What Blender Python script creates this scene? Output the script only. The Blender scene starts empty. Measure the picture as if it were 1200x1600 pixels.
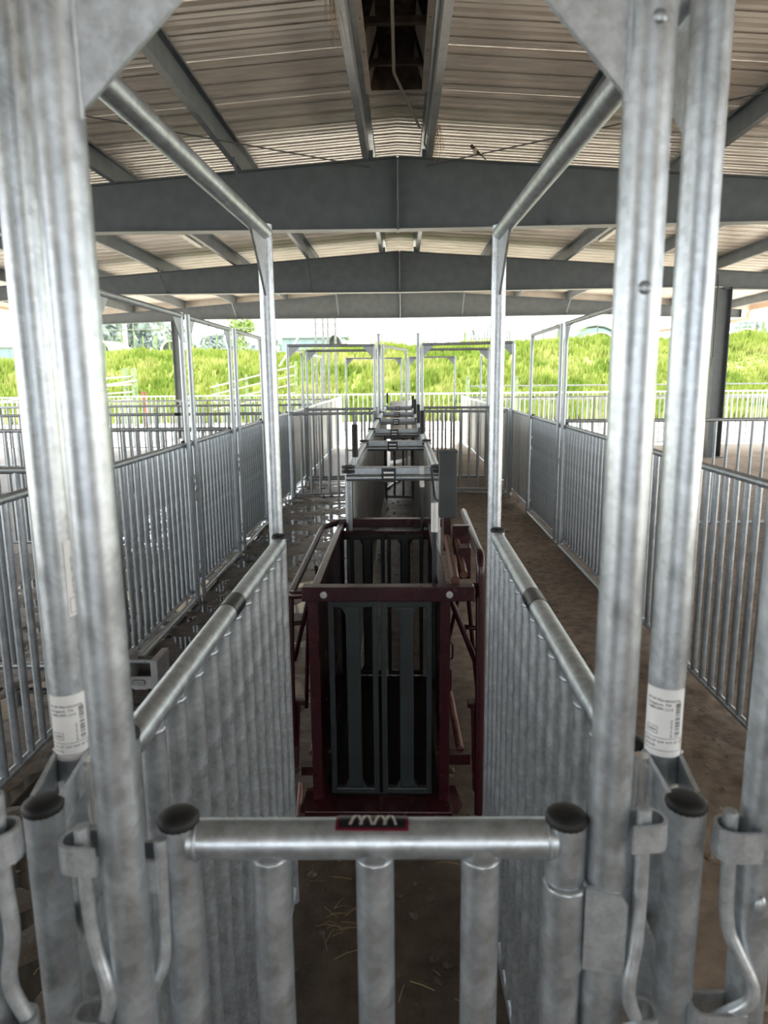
import bpy, bmesh, math, random
from mathutils import Vector, Matrix, noise
random.seed(7)
PI = math.pi
scene = bpy.context.scene
COL = scene.collection

# ------------------------------------------------------------------ camera, sky, sun, exposure
cam_data = bpy.data.cameras.new('camera')
cam = bpy.data.objects.new('camera', cam_data)
COL.objects.link(cam)
cam_data.sensor_fit = 'VERTICAL'
cam_data.sensor_height = 36.0
cam_data.lens = 1108.0 / 1600.0 * 36.0
cam_data.clip_start = 0.02
cam_data.clip_end = 2000
cam_data.dof.use_dof = True
cam_data.dof.focus_distance = 2.6
cam_data.dof.aperture_fstop = 6.8
_X = Vector((0.99964192, -0.00522833, -0.0262432))
_Y = Vector((0.02482925, -0.18444588, 0.982529))
_Z = Vector((-0.00997744, -0.98282877, -0.18425001))
_r = Vector((_X[0], _Y[0], _Z[0])); _d = Vector((_X[1], _Y[1], _Z[1])); _f = Vector((_X[2], _Y[2], _Z[2]))
m = Matrix.Identity(4)
for i in range(3):
    m[i][0] = _r[i]; m[i][1] = -_d[i]; m[i][2] = -_f[i]
m[0][3], m[1][3], m[2][3] = 0.037, 0.0, 1.66
cam.matrix_world = m
scene.camera = cam

world = bpy.data.worlds.new('hazy_sky')
scene.world = world
world.use_nodes = True
wn = world.node_tree
wn.nodes['Background'].inputs[0].default_value = (0.93, 0.97, 1.0, 1)
wn.nodes['Background'].inputs[1].default_value = 1.0

sun_data = bpy.data.lights.new('sun', 'SUN')
sun = bpy.data.objects.new('sun', sun_data)
COL.objects.link(sun)
sun_data.energy = 6.5
sun_data.angle = math.radians(3)
sun_data.color = (1.0, 0.96, 0.88)
sun.rotation_euler = (math.radians(-48), 0, math.radians(-12))

scene.view_settings.view_transform = 'Standard'
scene.view_settings.look = 'None'
scene.view_settings.gamma = 1.0
scene.view_settings.use_curve_mapping = False
scene.view_settings.exposure = 2.3

# ------------------------------------------------------------------ materials
def new_mat(name):
    mt = bpy.data.materials.new(name)
    mt.use_nodes = True
    nt = mt.node_tree
    return mt, nt, nt.nodes['Principled BSDF']

def simple(name, col, rough=0.5, metal=0.0, var=0.0, scale=20.0, rvar=0.0, bump=0.0, bscale=None, col2=None, spec=None):
    mt, nt, b = new_mat(name)
    b.inputs['Roughness'].default_value = rough
    b.inputs['Metallic'].default_value = metal
    if spec is not None:
        b.inputs['Specular IOR Level'].default_value = spec
    b.inputs['Base Color'].default_value = (*col, 1)
    tc = nt.nodes.new('ShaderNodeTexCoord')
    if var > 0 or rvar > 0 or col2:
        n = nt.nodes.new('ShaderNodeTexNoise')
        n.inputs['Scale'].default_value = scale
        n.inputs['Detail'].default_value = 5
        nt.links.new(tc.outputs['Object'], n.inputs['Vector'])
        r = nt.nodes.new('ShaderNodeValToRGB')
        a = [max(0, c * (1 - var)) for c in col]
        c2 = col2 or [min(1, c * (1 + var)) for c in col]
        r.color_ramp.elements[0].position = 0.35
        r.color_ramp.elements[1].position = 0.68
        r.color_ramp.elements[0].color = (*a, 1)
        r.color_ramp.elements[1].color = (*c2, 1)
        nt.links.new(n.outputs['Fac'], r.inputs['Fac'])
        nt.links.new(r.outputs['Color'], b.inputs['Base Color'])
        if rvar > 0:
            mr = nt.nodes.new('ShaderNodeMapRange')
            mr.inputs['From Min'].default_value = 0.3
            mr.inputs['From Max'].default_value = 0.7
            mr.inputs['To Min'].default_value = rough - rvar
            mr.inputs['To Max'].default_value = rough + rvar
            nt.links.new(n.outputs['Fac'], mr.inputs['Value'])
            nt.links.new(mr.outputs['Result'], b.inputs['Roughness'])
    if bump > 0:
        n2 = nt.nodes.new('ShaderNodeTexNoise')
        n2.inputs['Scale'].default_value = bscale or scale * 3
        n2.inputs['Detail'].default_value = 4
        nt.links.new(tc.outputs['Object'], n2.inputs['Vector'])
        bp = nt.nodes.new('ShaderNodeBump')
        bp.inputs['Strength'].default_value = bump
        bp.inputs['Distance'].default_value = 0.002
        nt.links.new(n2.outputs['Fac'], bp.inputs['Height'])
        nt.links.new(bp.outputs['Normal'], b.inputs['Normal'])
    return mt

def galv(name, col=(0.50, 0.54, 0.575), rough=0.34, sc=38.0, var=0.24, metal=0.78):
    """hot-dip galvanized steel: mottled spangle in tone and gloss, slight dip runs"""
    mt, nt, b = new_mat(name)
    b.inputs['Metallic'].default_value = metal
    tc = nt.nodes.new('ShaderNodeTexCoord')
    n = nt.nodes.new('ShaderNodeTexNoise'); n.inputs['Scale'].default_value = sc; n.inputs['Detail'].default_value = 5
    v = nt.nodes.new('ShaderNodeTexVoronoi'); v.inputs['Scale'].default_value = sc * 4
    nt.links.new(tc.outputs['Object'], n.inputs['Vector']); nt.links.new(tc.outputs['Object'], v.inputs['Vector'])
    mx = nt.nodes.new('ShaderNodeMath'); mx.operation = 'MULTIPLY_ADD'
    mx.inputs[1].default_value = 0.25
    nt.links.new(v.outputs['Color'], mx.inputs[0]); nt.links.new(n.outputs['Fac'], mx.inputs[2])
    r = nt.nodes.new('ShaderNodeValToRGB')
    r.color_ramp.elements[0].position = 0.38; r.color_ramp.elements[1].position = 0.85
    r.color_ramp.elements[0].color = (*[c * (1 - var) for c in col], 1)
    r.color_ramp.elements[1].color = (*[min(1, c * (1 + var)) for c in col], 1)
    nt.links.new(mx.outputs[0], r.inputs['Fac']); nt.links.new(r.outputs['Color'], b.inputs['Base Color'])
    mr = nt.nodes.new('ShaderNodeMapRange')
    mr.inputs['From Min'].default_value = 0.3; mr.inputs['From Max'].default_value = 0.7
    mr.inputs['To Min'].default_value = rough - 0.03; mr.inputs['To Max'].default_value = rough + 0.07
    nt.links.new(n.outputs['Fac'], mr.inputs['Value']); nt.links.new(mr.outputs['Result'], b.inputs['Roughness'])
    bp = nt.nodes.new('ShaderNodeBump'); bp.inputs['Strength'].default_value = 0.16; bp.inputs['Distance'].default_value = 0.0007
    fn = nt.nodes.new('ShaderNodeTexNoise'); fn.inputs['Scale'].default_value = max(120.0, sc * 6); fn.inputs['Detail'].default_value = 3
    nt.links.new(tc.outputs['Object'], fn.inputs['Vector'])
    sm_ = nt.nodes.new('ShaderNodeMath'); sm_.operation = 'MULTIPLY_ADD'; sm_.inputs[1].default_value = 0.6
    nt.links.new(fn.outputs['Fac'], sm_.inputs[0]); nt.links.new(n.outputs['Fac'], sm_.inputs[2])
    nt.links.new(sm_.outputs[0], bp.inputs['Height']); nt.links.new(bp.outputs['Normal'], b.inputs['Normal'])
    return mt

M = {}
M['galv'] = galv('galvanized_pipe')
M['galv_dull'] = galv('galvanized_dull', (0.40, 0.435, 0.465), 0.36, 22.0, 0.2, 0.75)
M['galv_far'] = galv('galvanized_fence', (0.45, 0.485, 0.51), 0.36, 12.0, 0.12, 0.7)
M['sheet'] = galv('galvanized_sheet', (0.60, 0.62, 0.63), 0.5, 9.0, 0.10, 0.1)
M['strap'] = galv('strap_steel', (0.54, 0.575, 0.605), 0.34, 60.0, 0.2, 0.65)
M['cap'] = simple('black_rubber_cap', (0.010, 0.010, 0.011), 0.6, var=0.2, scale=60)
M['beam'] = simple('grey_primer_paint', (0.105, 0.124, 0.134), 0.42, var=0.1, scale=6)
M['beam_galv'] = galv('galvanized_purlin', (0.42, 0.44, 0.45), 0.42, 7.0, 0.15, 0.8)
M['blocker'] = simple('pale_light_blocker', (0.42, 0.43, 0.43), 0.6, var=0.05, scale=2)
M['purlin'] = simple('grey_purlin_paint', (0.13, 0.150, 0.162), 0.42, var=0.15, scale=5)
M['roof'] = simple('pale_roof_sheet', (0.76, 0.70, 0.63), 0.34, metal=0.25, var=0.08, scale=3, rvar=0.06)
M['vent'] = simple('stained_vent_metal', (0.10, 0.075, 0.06), 0.7, var=0.5, scale=9)
M['vent_frame'] = simple('dusty_white_trim', (0.42, 0.38, 0.33), 0.6, var=0.2, scale=7)
M['pvc'] = simple('cream_plastic_pipe', (0.55, 0.50, 0.42), 0.45, var=0.08, scale=20)
M['maroon'] = simple('maroon_enamel', (0.030, 0.0038, 0.0075), 0.26, var=0.15, scale=14, rvar=0.015, bump=0.1, spec=0.5)
M['maroon_worn'] = simple('worn_maroon_enamel', (0.16, 0.07, 0.055), 0.4, var=0.4, scale=16, rvar=0.1)
M['dkgrey'] = simple('dark_grey_enamel', (0.022, 0.028, 0.030), 0.36, var=0.2, scale=10, spec=0.5)
M['mat'] = simple('black_rubber_mat', (0.018, 0.016, 0.014), 0.75, var=0.5, scale=25)
M['greybox'] = simple('slate_grey_cover', (0.045, 0.052, 0.056), 0.5, var=0.15, scale=12)
M['white_grip'] = simple('white_vinyl_grip', (0.78, 0.77, 0.76), 0.5, var=0.04, scale=20)
M['bolt'] = simple('zinc_bolt', (0.75, 0.74, 0.72), 0.25, metal=0.9, var=0.1, scale=90)
M['label'] = simple('white_paper_label', (0.80, 0.80, 0.80), 0.55, var=0.02, scale=30)
M['ink'] = simple('black_label_ink', (0.02, 0.02, 0.025), 0.6, var=0.1, scale=60)
M['grey_ink'] = simple('grey_label_ink', (0.12, 0.12, 0.13), 0.6, var=0.1, scale=60)
M['badge'] = simple('black_badge', (0.006, 0.008, 0.014), 0.3, var=0.1, scale=60)
M['badge_red'] = simple('red_badge_border', (0.16, 0.006, 0.022), 0.35, var=0.1, scale=60)
M['badge_silver'] = simple('silver_badge_mark', (0.75, 0.72, 0.68), 0.3, metal=0.4, var=0.1, scale=200)
M['conduit'] = simple('dark_cable', (0.05, 0.05, 0.052), 0.5, var=0.1, scale=20)
M['lamp'] = simple('lamp_diffuser', (0.75, 0.74, 0.62), 0.4, var=0.03, scale=10)
M['block'] = simple('pale_grey_plastic', (0.42, 0.42, 0.43), 0.55, var=0.12, scale=14)
M['block_dark'] = simple('muddy_grey_plastic', (0.13, 0.12, 0.11), 0.6, var=0.3, scale=14)
M['straw'] = simple('dry_straw', (0.42, 0.32, 0.17), 0.7, var=0.25, scale=8)
M['peach'] = simple('tan_fascia', (0.50, 0.36, 0.26), 0.55, var=0.06, scale=5)
M['wood'] = simple('weathered_post', (0.20, 0.272, 0.13), 0.85, var=0.35, scale=8)
M['rust'] = simple('rusty_steel', (0.22, 0.09, 0.045), 0.8, var=0.4, scale=9)
M['pinkpipe'] = simple('faded_gate_paint', (0.55, 0.47, 0.40), 0.6, var=0.15, scale=6)
M['bluebarn'] = simple('blue_barn_cladding', (0.21, 0.27, 0.35), 0.55, var=0.05, scale=2)
M['whiteroof'] = simple('white_metal_roof', (0.75, 0.76, 0.77), 0.5, var=0.05, scale=1)
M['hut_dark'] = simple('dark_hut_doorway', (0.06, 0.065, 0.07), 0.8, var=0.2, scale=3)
M['haze_leaf'] = simple('haze_tinted_leaves', (0.28, 0.33, 0.32), 0.9, var=0.3, scale=1.2)  # distance haze is put into this pale leaf colour
M['leaf'] = simple('spring_leaves', (0.22, 0.30, 0.09), 0.7, var=0.35, scale=3)
M['bark'] = simple('bark', (0.13, 0.10, 0.075), 0.9, var=0.3, scale=6)
M['pole'] = simple('pale_concrete_pole', (0.50, 0.49, 0.47), 0.8, var=0.1, scale=2)
M['bird'] = simple('brown_feathers', (0.05, 0.035, 0.028), 0.7, var=0.3, scale=60)
M['bird_belly'] = simple('pale_belly_feathers', (0.5, 0.42, 0.35), 0.8, var=0.2, scale=60)
M['post_green'] = simple('fence_post_steel', (0.16, 0.17, 0.16), 0.7, var=0.2, scale=8)

def dirt_mat():
    mt, nt, b = new_mat('barn_dirt')
    geo = nt.nodes.new('ShaderNodeNewGeometry')
    def N(scale, detail=6):
        n = nt.nodes.new('ShaderNodeTexNoise'); n.inputs['Scale'].default_value = scale; n.inputs['Detail'].default_value = detail
        nt.links.new(geo.outputs['Position'], n.inputs['Vector']); return n
    n1 = N(1.3); n2 = N(14, 8); n3 = N(70, 5)
    r = nt.nodes.new('ShaderNodeValToRGB')
    e = r.color_ramp.elements
    e[0].position = 0.3; e[0].color = (0.10, 0.078, 0.060, 1)
    e[1].position = 0.72; e[1].color = (0.37, 0.29, 0.222, 1)
    mx = nt.nodes.new('ShaderNodeMath'); mx.operation = 'MULTIPLY_ADD'; mx.inputs[1].default_value = 0.55
    nt.links.new(n2.outputs['Fac'], mx.inputs[0])
    m2 = nt.nodes.new('ShaderNodeMath'); m2.operation = 'MULTIPLY'; m2.inputs[1].default_value = 0.48
    nt.links.new(n1.outputs['Fac'], m2.inputs[0]); nt.links.new(m2.outputs[0], mx.inputs[2])
    nt.links.new(mx.outputs[0], r.inputs['Fac'])
    # pale earth outside; under the roof end it paints in the sunlit ground
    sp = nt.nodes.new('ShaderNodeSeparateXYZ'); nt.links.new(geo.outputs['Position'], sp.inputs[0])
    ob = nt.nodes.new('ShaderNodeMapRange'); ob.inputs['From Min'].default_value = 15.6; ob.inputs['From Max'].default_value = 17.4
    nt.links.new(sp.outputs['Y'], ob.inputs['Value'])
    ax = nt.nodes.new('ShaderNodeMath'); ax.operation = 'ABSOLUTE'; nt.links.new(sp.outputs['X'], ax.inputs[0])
    ox = nt.nodes.new('ShaderNodeMapRange'); ox.inputs['From Min'].default_value = 8.5; ox.inputs['From Max'].default_value = 10.0  # pale ground added at the sides to bounce light onto the roof
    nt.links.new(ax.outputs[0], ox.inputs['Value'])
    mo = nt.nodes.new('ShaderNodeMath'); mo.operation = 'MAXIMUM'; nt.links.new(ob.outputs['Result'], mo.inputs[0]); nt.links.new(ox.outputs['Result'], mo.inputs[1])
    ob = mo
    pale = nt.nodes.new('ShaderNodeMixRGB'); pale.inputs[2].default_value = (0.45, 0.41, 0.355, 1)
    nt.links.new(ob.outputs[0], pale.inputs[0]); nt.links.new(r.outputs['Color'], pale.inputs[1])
    wd = nt.nodes.new('ShaderNodeMapRange'); wd.inputs['From Min'].default_value = 0.25; wd.inputs['From Max'].default_value = 0.5
    wd.inputs['To Min'].default_value = 0.42; wd.inputs['To Max'].default_value = 1.0
    nt.links.new(sp.outputs['X'], wd.inputs['Value'])
    wdm = nt.nodes.new('ShaderNodeMixRGB'); wdm.blend_type = 'MULTIPLY'; wdm.inputs[0].default_value = 1.0
    nt.links.new(r.outputs['Color'], wdm.inputs[1]); nt.links.new(wd.outputs['Result'], wdm.inputs[2])
    nt.links.new(wdm.outputs[0], pale.inputs[1])
    nt.links.new(pale.outputs[0], b.inputs['Base Color'])
    # wet side: the lane left of the chute is damp (glossier)
    wt = nt.nodes.new('ShaderNodeMapRange'); wt.inputs['From Min'].default_value = -0.1; wt.inputs['From Max'].default_value = 0.35
    wt.inputs['To Min'].default_value = 0.42; wt.inputs['To Max'].default_value = 0.9
    nt.links.new(sp.outputs['X'], wt.inputs['Value']); nt.links.new(wt.outputs['Result'], b.inputs['Roughness'])
    b.inputs['Specular IOR Level'].default_value = 0.4
    bp = nt.nodes.new('ShaderNodeBump'); bp.inputs['Strength'].default_value = 0.8; bp.inputs['Distance'].default_value = 0.012
    ad = nt.nodes.new('ShaderNodeMath'); ad.operation = 'MULTIPLY_ADD'; ad.inputs[1].default_value = 0.35
    nt.links.new(n3.outputs['Fac'], ad.inputs[0]); nt.links.new(n2.outputs['Fac'], ad.inputs[2])
    nt.links.new(ad.outputs[0], bp.inputs['Height']); nt.links.new(bp.outputs['Normal'], b.inputs['Normal'])
    return mt
M['dirt'] = dirt_mat()

def water_mat():
    mt, nt, b = new_mat('muddy_water')
    b.inputs['Base Color'].default_value = (0.035, 0.028, 0.02, 1)
    b.inputs['Roughness'].default_value = 0.06
    b.inputs['Specular IOR Level'].default_value = 0.7
    tc = nt.nodes.new('ShaderNodeNewGeometry')
    n = nt.nodes.new('ShaderNodeTexNoise'); n.inputs['Scale'].default_value = 6
    nt.links.new(tc.outputs['Position'], n.inputs['Vector'])
    bp = nt.nodes.new('ShaderNodeBump'); bp.inputs['Strength'].default_value = 0.05; bp.inputs['Distance'].default_value = 0.02
    nt.links.new(n.outputs['Fac'], bp.inputs['Height']); nt.links.new(bp.outputs['Normal'], b.inputs['Normal'])
    return mt
M['water'] = water_mat()

def grass_mat(name, c1, c2, c3, sc):
    mt, nt, b = new_mat(name)
    geo = nt.nodes.new('ShaderNodeNewGeometry')
    n = nt.nodes.new('ShaderNodeTexNoise'); n.inputs['Scale'].default_value = sc; n.inputs['Detail'].default_value = 7
    nt.links.new(geo.outputs['Position'], n.inputs['Vector'])
    r = nt.nodes.new('ShaderNodeValToRGB')
    e = r.color_ramp.elements
    e[0].position = 0.36; e[0].color = (*c1, 1); e[1].position = 0.70; e[1].color = (*c3, 1)
    k = e.new(0.52); k.color = (*c2, 1)
    nt.links.new(n.outputs['Fac'], r.inputs['Fac']); nt.links.new(r.outputs['Color'], b.inputs['Base Color'])
    b.inputs['Roughness'].default_value = 1.0
    b.inputs['Specular IOR Level'].default_value = 0.0
    return mt
M['hill'] = grass_mat('hillside_grass_ground', (0.17, 0.23, 0.05), (0.25, 0.29, 0.08), (0.33, 0.33, 0.13), 0.9)
M['grass'] = grass_mat('grass_blades', (0.15, 0.22, 0.04), (0.26, 0.31, 0.075), (0.38, 0.38, 0.15), 0.55)

# ------------------------------------------------------------------ helpers
def tag(o, label=None, cat=None, group=None, kind=None):
    if label: o['label'] = label
    if cat: o['category'] = cat
    if group: o['group'] = group
    if kind: o['kind'] = kind
    return o

def thing(name, label, cat, loc=(0, 0, 0), group=None, kind=None):
    o = bpy.data.objects.new(name, None)
    o.empty_display_size = 0.05
    COL.objects.link(o)
    o.location = loc
    return tag(o, label, cat, group, kind)

def wloc(o):
    v = Vector((0, 0, 0))
    while o is not None:
        v = v + o.location
        o = o.parent
    return v

def link(name, me, mat, parent=None, mw=None):
    """link a mesh; mw is its world matrix (or world location); thing empties carry no rotation"""
    o = bpy.data.objects.new(name, me)
    COL.objects.link(o)
    if mat is not None and len(me.materials) == 0:
        me.materials.append(M[mat] if isinstance(mat, str) else mat)
    if mw is None: mw = Matrix.Identity(4)
    if isinstance(mw, (tuple, Vector)): mw = Matrix.Translation(mw)
    if parent is not None:
        o.parent = parent
        inv = INV.get(parent.name)
        if inv is None:
            inv = Matrix.Translation(-wloc(parent))
        mw = inv @ mw
    o.matrix_basis = mw
    if parent is not None:
        pass
    INV[o.name] = None
    return o
INV = {}

def mesh_from(name, verts, faces, smooth=False, flats=()):
    me = bpy.data.meshes.new(name)
    me.from_pydata([tuple(v) for v in verts], [], faces)
    if smooth:
        fl = set(flats)
        for i, p in enumerate(me.polygons): p.use_smooth = i not in fl
    me.update()
    return me

CYL = {}
def cyl_mesh(r, L, seg=14, mat=None):
    key = (round(r, 4), round(L, 3), seg, mat)
    if key in CYL: return CYL[key]
    v = []; f = []; fl = []
    for z in (0, L):
        for i in range(seg):
            a = 2 * PI * i / seg; v.append((r * math.cos(a), r * math.sin(a), z))
    for i in range(seg):
        j = (i + 1) % seg; f.append((i, j, seg + j, seg + i))
    for z in (0, L):
        b0 = len(v)
        for i in range(seg):
            a = 2 * PI * i / seg; v.append((r * math.cos(a), r * math.sin(a), z))
        loop = list(range(b0, b0 + seg))
        fl.append(len(f)); f.append(tuple(reversed(loop)) if z == 0 else tuple(loop))
    me = mesh_from('pipe_mesh', v, f, True, fl)
    CYL[key] = me
    return me

def axis_matrix(p0, p1):
    p0 = Vector(p0); p1 = Vector(p1); d = (p1 - p0).normalized()
    up = Vector((0, 0, 1)) if abs(d.z) < 0.95 else Vector((0, 1, 0))
    x = up.cross(d).normalized(); y = d.cross(x)
    mw = Matrix.Identity(4)
    for i in range(3):
        mw[i][0] = x[i]; mw[i][1] = y[i]; mw[i][2] = d[i]; mw[i][3] = p0[i]
    return mw

def pipe(name, p0, p1, r, mat, parent=None, seg=14):
    L = (Vector(p1) - Vector(p0)).length
    return link(name, cyl_mesh(r, L, seg, mat), mat, parent, axis_matrix(p0, p1))

def hull_box(x0, x1, y0, y1, z0, z1, bev=0.0):
    bm = bmesh.new()
    bmesh.ops.create_cube(bm, size=1.0)
    for v in bm.verts:
        v.co = Vector(((x0 + x1) / 2 + v.co.x * (x1 - x0), (y0 + y1) / 2 + v.co.y * (y1 - y0), (z0 + z1) / 2 + v.co.z * (z1 - z0)))
    if bev > 0:
        bmesh.ops.bevel(bm, geom=list(bm.edges), offset=bev, segments=2, profile=0.5, affect='EDGES')
    return bm

def bm_link(name, bm, mat, parent=None, smooth=False):
    me = bpy.data.meshes.new(name)
    bm.to_mesh(me); bm.free()
    if smooth:
        for p in me.polygons: p.use_smooth = True
    return link(name, me, mat, parent)

def box(name, x0, x1, y0, y1, z0, z1, mat, parent=None, bev=0.0):
    cx, cy, cz = (x0 + x1) / 2, (y0 + y1) / 2, (z0 + z1) / 2
    bm = hull_box(x0 - cx, x1 - cx, y0 - cy, y1 - cy, z0 - cz, z1 - cz, bev)
    me = bpy.data.meshes.new(name); bm.to_mesh(me); bm.free()
    return link(name, me, mat, parent, Vector((cx, cy, cz)))

def bar_between(name, p0, p1, w, h, mat, parent=None, bev=0.002):
    """rectangular tube from p0 to p1"""
    L = (Vector(p1) - Vector(p0)).length
    bm = hull_box(-w / 2, w / 2, -h / 2, h / 2, 0, L, bev)
    me = bpy.data.meshes.new(name); bm.to_mesh(me); bm.free()
    return link(name, me, mat, parent, axis_matrix(p0, p1))

def fillet(pts, rad=0.02, n=5):
    pts = [Vector(p) for p in pts]
    out = [pts[0]]
    for i in range(1, len(pts) - 1):
        a, b, c = pts[i - 1], pts[i], pts[i + 1]
        d1 = (a - b); d2 = (c - b)
        k = min(rad, d1.length * 0.48, d2.length * 0.48)
        s = b + d1.normalized() * k; e = b + d2.normalized() * k
        for j in range(n + 1):
            t = j / n
            out.append(s * (1 - t) ** 2 + b * 2 * t * (1 - t) + e * t ** 2)
    out.append(pts[-1])
    return out

def tube_mesh(pts, r, seg=10, closed=False):
    v = []; f = []; fl = []
    n = len(pts)
    prev_x = None
    for i in range(n):
        if i == 0: d = pts[1] - pts[0]
        elif i == n - 1: d = pts[-1] - pts[-2]
        else: d = pts[i + 1] - pts[i - 1]
        d = d.normalized()
        if prev_x is None:
            up = Vector((0, 0, 1)) if abs(d.z) < 0.9 else Vector((1, 0, 0))
            x = up.cross(d).normalized()
        else:
            x = (prev_x - d * prev_x.dot(d)).normalized()
        prev_x = x; y = d.cross(x)
        for k in range(seg):
            a = 2 * PI * k / seg
            v.append(pts[i] + x * (r * math.cos(a)) + y * (r * math.sin(a)))
    for i in range(n - 1):
        for k in range(seg):
            j = (k + 1) % seg
            f.append((i * seg + k, i * seg + j, (i + 1) * seg + j, (i + 1) * seg + k))
    fl = [len(f), len(f) + 1]
    b0 = len(v); v += [v[k].copy() for k in range(seg)]; f.append(tuple(reversed(range(b0, b0 + seg))))
    b0 = len(v); v += [v[(n - 1) * seg + k].copy() for k in range(seg)]; f.append(tuple(range(b0, b0 + seg)))
    return mesh_from('bent_pipe', v, f, True, fl)

def bent(name, pts, r, mat, parent=None, rad=0.03, seg=10):
    c = Vector(pts[0])
    me = tube_mesh(fillet([Vector(p) - c for p in pts], rad), r, seg)
    return link(name, me, mat, parent, c)

def plate(name, poly, t, nrm, mat, parent=None):
    """flat plate: polygon in 3D extruded by thickness t along nrm"""
    poly = [Vector(p) for p in poly]; c = sum(poly, Vector((0, 0, 0))) / len(poly)
    n = Vector(nrm).normalized() * (t / 2)
    k = len(poly)
    v = [p - c - n for p in poly] + [p - c + n for p in poly]
    f = [tuple(reversed(range(k))), tuple(range(k, 2 * k))]
    for i in range(k):
        j = (i + 1) % k; f.append((i, j, k + j, k + i))
    me = mesh_from(name, v, f)
    bm = bmesh.new(); bm.from_mesh(me); bmesh.ops.recalc_face_normals(bm, faces=bm.faces); bm.to_mesh(me); bm.free()
    return link(name, me, mat, parent, c)

STRAP = {}
def strap(name, post, ang, length, hw, z0, z1, mat, parent=None, t=0.004):
    """U-shaped strap bent out from a post: open loop from above"""
    key = (round(length, 3), round(hw, 3), round(z1 - z0, 3), mat)
    if key not in STRAP:
        path = [Vector((0, hw, 0)), Vector((length - hw * 0.8, hw, 0))]
        for i in range(1, 6):
            a = PI / 2 - PI * i / 6
            path.append(Vector((length - hw * 0.8 + hw * 0.8 * math.cos(a), hw * math.sin(a), 0)))
        path += [Vector((length - hw * 0.8, -hw, 0)), Vector((0, -hw, 0))]
        H = z1 - z0; v = []; f = []
        n = len(path)
        for i, p in enumerate(path):
            a = path[max(0, i - 1)]; b = path[min(n - 1, i + 1)]
            d = (b - a).normalized(); nn = Vector((d.y, -d.x, 0)) * (-t)
            v += [p, p + nn, p + nn + Vector((0, 0, H)), p + Vector((0, 0, H))]
        for i in range(n - 1):
            for k in range(4):
                j = (k + 1) % 4
                f.append((i * 4 + k, i * 4 + j, i * 4 + 4 + j, i * 4 + 4 + k))
        f.append((0, 1, 2, 3)); f.append(tuple((n - 1) * 4 + k for k in (3, 2, 1, 0)))
        me = mesh_from('strap', v, f)
        bm = bmesh.new(); bm.from_mesh(me); bmesh.ops.recalc_face_normals(bm, faces=bm.faces); bm.to_mesh(me); bm.free()
        STRAP[key] = me
    return link(name, STRAP[key], mat, parent, Matrix.Translation((post[0], post[1], z0)) @ Matrix.Rotation(ang, 4, 'Z'))

def cap(p, r, parent, name='pipe_cap'):
    """rounded black plastic plug on a pipe end"""
    key = ('cap', round(r, 4))
    if key not in CYL:
        prof = [(r * 0.99, -0.004), (r * 1.05, 0.0), (r * 1.05, 0.004), (r * 0.9, 0.0075), (r * 0.5, 0.009), (0.0, 0.0095)]
        v = []; f = []; seg = 20
        for (rr, z) in prof[:-1]:
            for i in range(seg):
                a = 2 * PI * i / seg; v.append((rr * math.cos(a), rr * math.sin(a), z))
        v.append((0, 0, prof[-1][1]))
        for k in range(len(prof) - 2):
            for i in range(seg):
                j = (i + 1) % seg; f.append((k * seg + i, k * seg + j, (k + 1) * seg + j, (k + 1) * seg + i))
        k = len(prof) - 2
        for i in range(seg): f.append((k * seg + i, k * seg + (i + 1) % seg, len(v) - 1))
        CYL[key] = mesh_from('pipe_cap', v, f, True)
    return link(name, CYL[key], 'cap', parent, Vector(p))

def weld(p, r, parent, sx=1.0, sy=1.0, sz=0.45):
    key = ('weld', round(r, 4), sx, sy, sz)
    if key not in CYL:
        bm = bmesh.new(); bmesh.ops.create_uvsphere(bm, u_segments=12, v_segments=6, radius=r)
        for v in bm.verts:
            k = 1 + 0.08 * noise.noise(v.co * 160)
            v.co = Vector((v.co.x * sx * k, v.co.y * sy * k, v.co.z * sz * k))
        me = bpy.data.meshes.new('weld_bead'); bm.to_mesh(me); bm.free()
        for q in me.polygons: q.use_smooth = True
        CYL[key] = me
    return link('weld_bead', CYL[key], 'galv_dull', parent, Vector(p))

R = 0.0205   # rail / post radius
RB = 0.0165  # pen bar radius

PINS = {}
def drop_pin(parent, x, y, ztop, zbot, side, depth_dir, r=0.0065):
    """bent locking rod; side = +-1 swing along x"""
    pts = [(x, y, ztop), (x + 0.001, y, ztop - 0.10), (x + side * 0.004, y, ztop - 0.13), (x - side * 0.010, y + depth_dir * 0.006, zbot + 0.055), (x + side * 0.012, y, zbot)]
    return bent('locking_pin', pts, r, 'strap', parent, 0.03, 10)

# ================================================================== THE SETTING
# --- ground: covered yard floor, finely uneven where the camera sees it
def grid_ground():
    xs = [-60, -30, -12, -6, -3.6] + [-3.2 + 0.045 * i for i in range(int(6.4 / 0.045) + 1)] + [3.6, 6, 12, 30, 60]
    ys = [-20, -6, -1, 0.0] + [0.3 + 0.045 * i for i in range(int(11.7 / 0.045) + 1)] + [12.5, 13.5, 15, 17, 19, 22, 25, 28.6]
    v = []; f = []
    for y in ys:
        for x in xs:
            z = 0.0
            if -3.3 < x < 3.3 and 0.2 < y < 12.1:
                p = Vector((x, y, 0))
                z = 0.012 * noise.noise(p * 2.1) + 0.014 * noise.noise(p * 6.3 + Vector((3, 1, 0))) + 0.007 * noise.noise(p * 17) 
                z += 0.012 if x > -0.2 else 0.0
                if -0.5 < x < 0.5: z *= 0.7
            v.append((x, y, z))
    nx = len(xs)
    for j in range(len(ys) - 1):
        for i in range(nx - 1):
            a = j * nx + i; f.append((a, a + 1, a + nx + 1, a + nx))
    return mesh_from('floor', v, f, True)
floor = tag(link('floor', grid_ground(), 'dirt'), 'brown trampled dirt floor under and around the open barn', None, None, 'structure')
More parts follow.
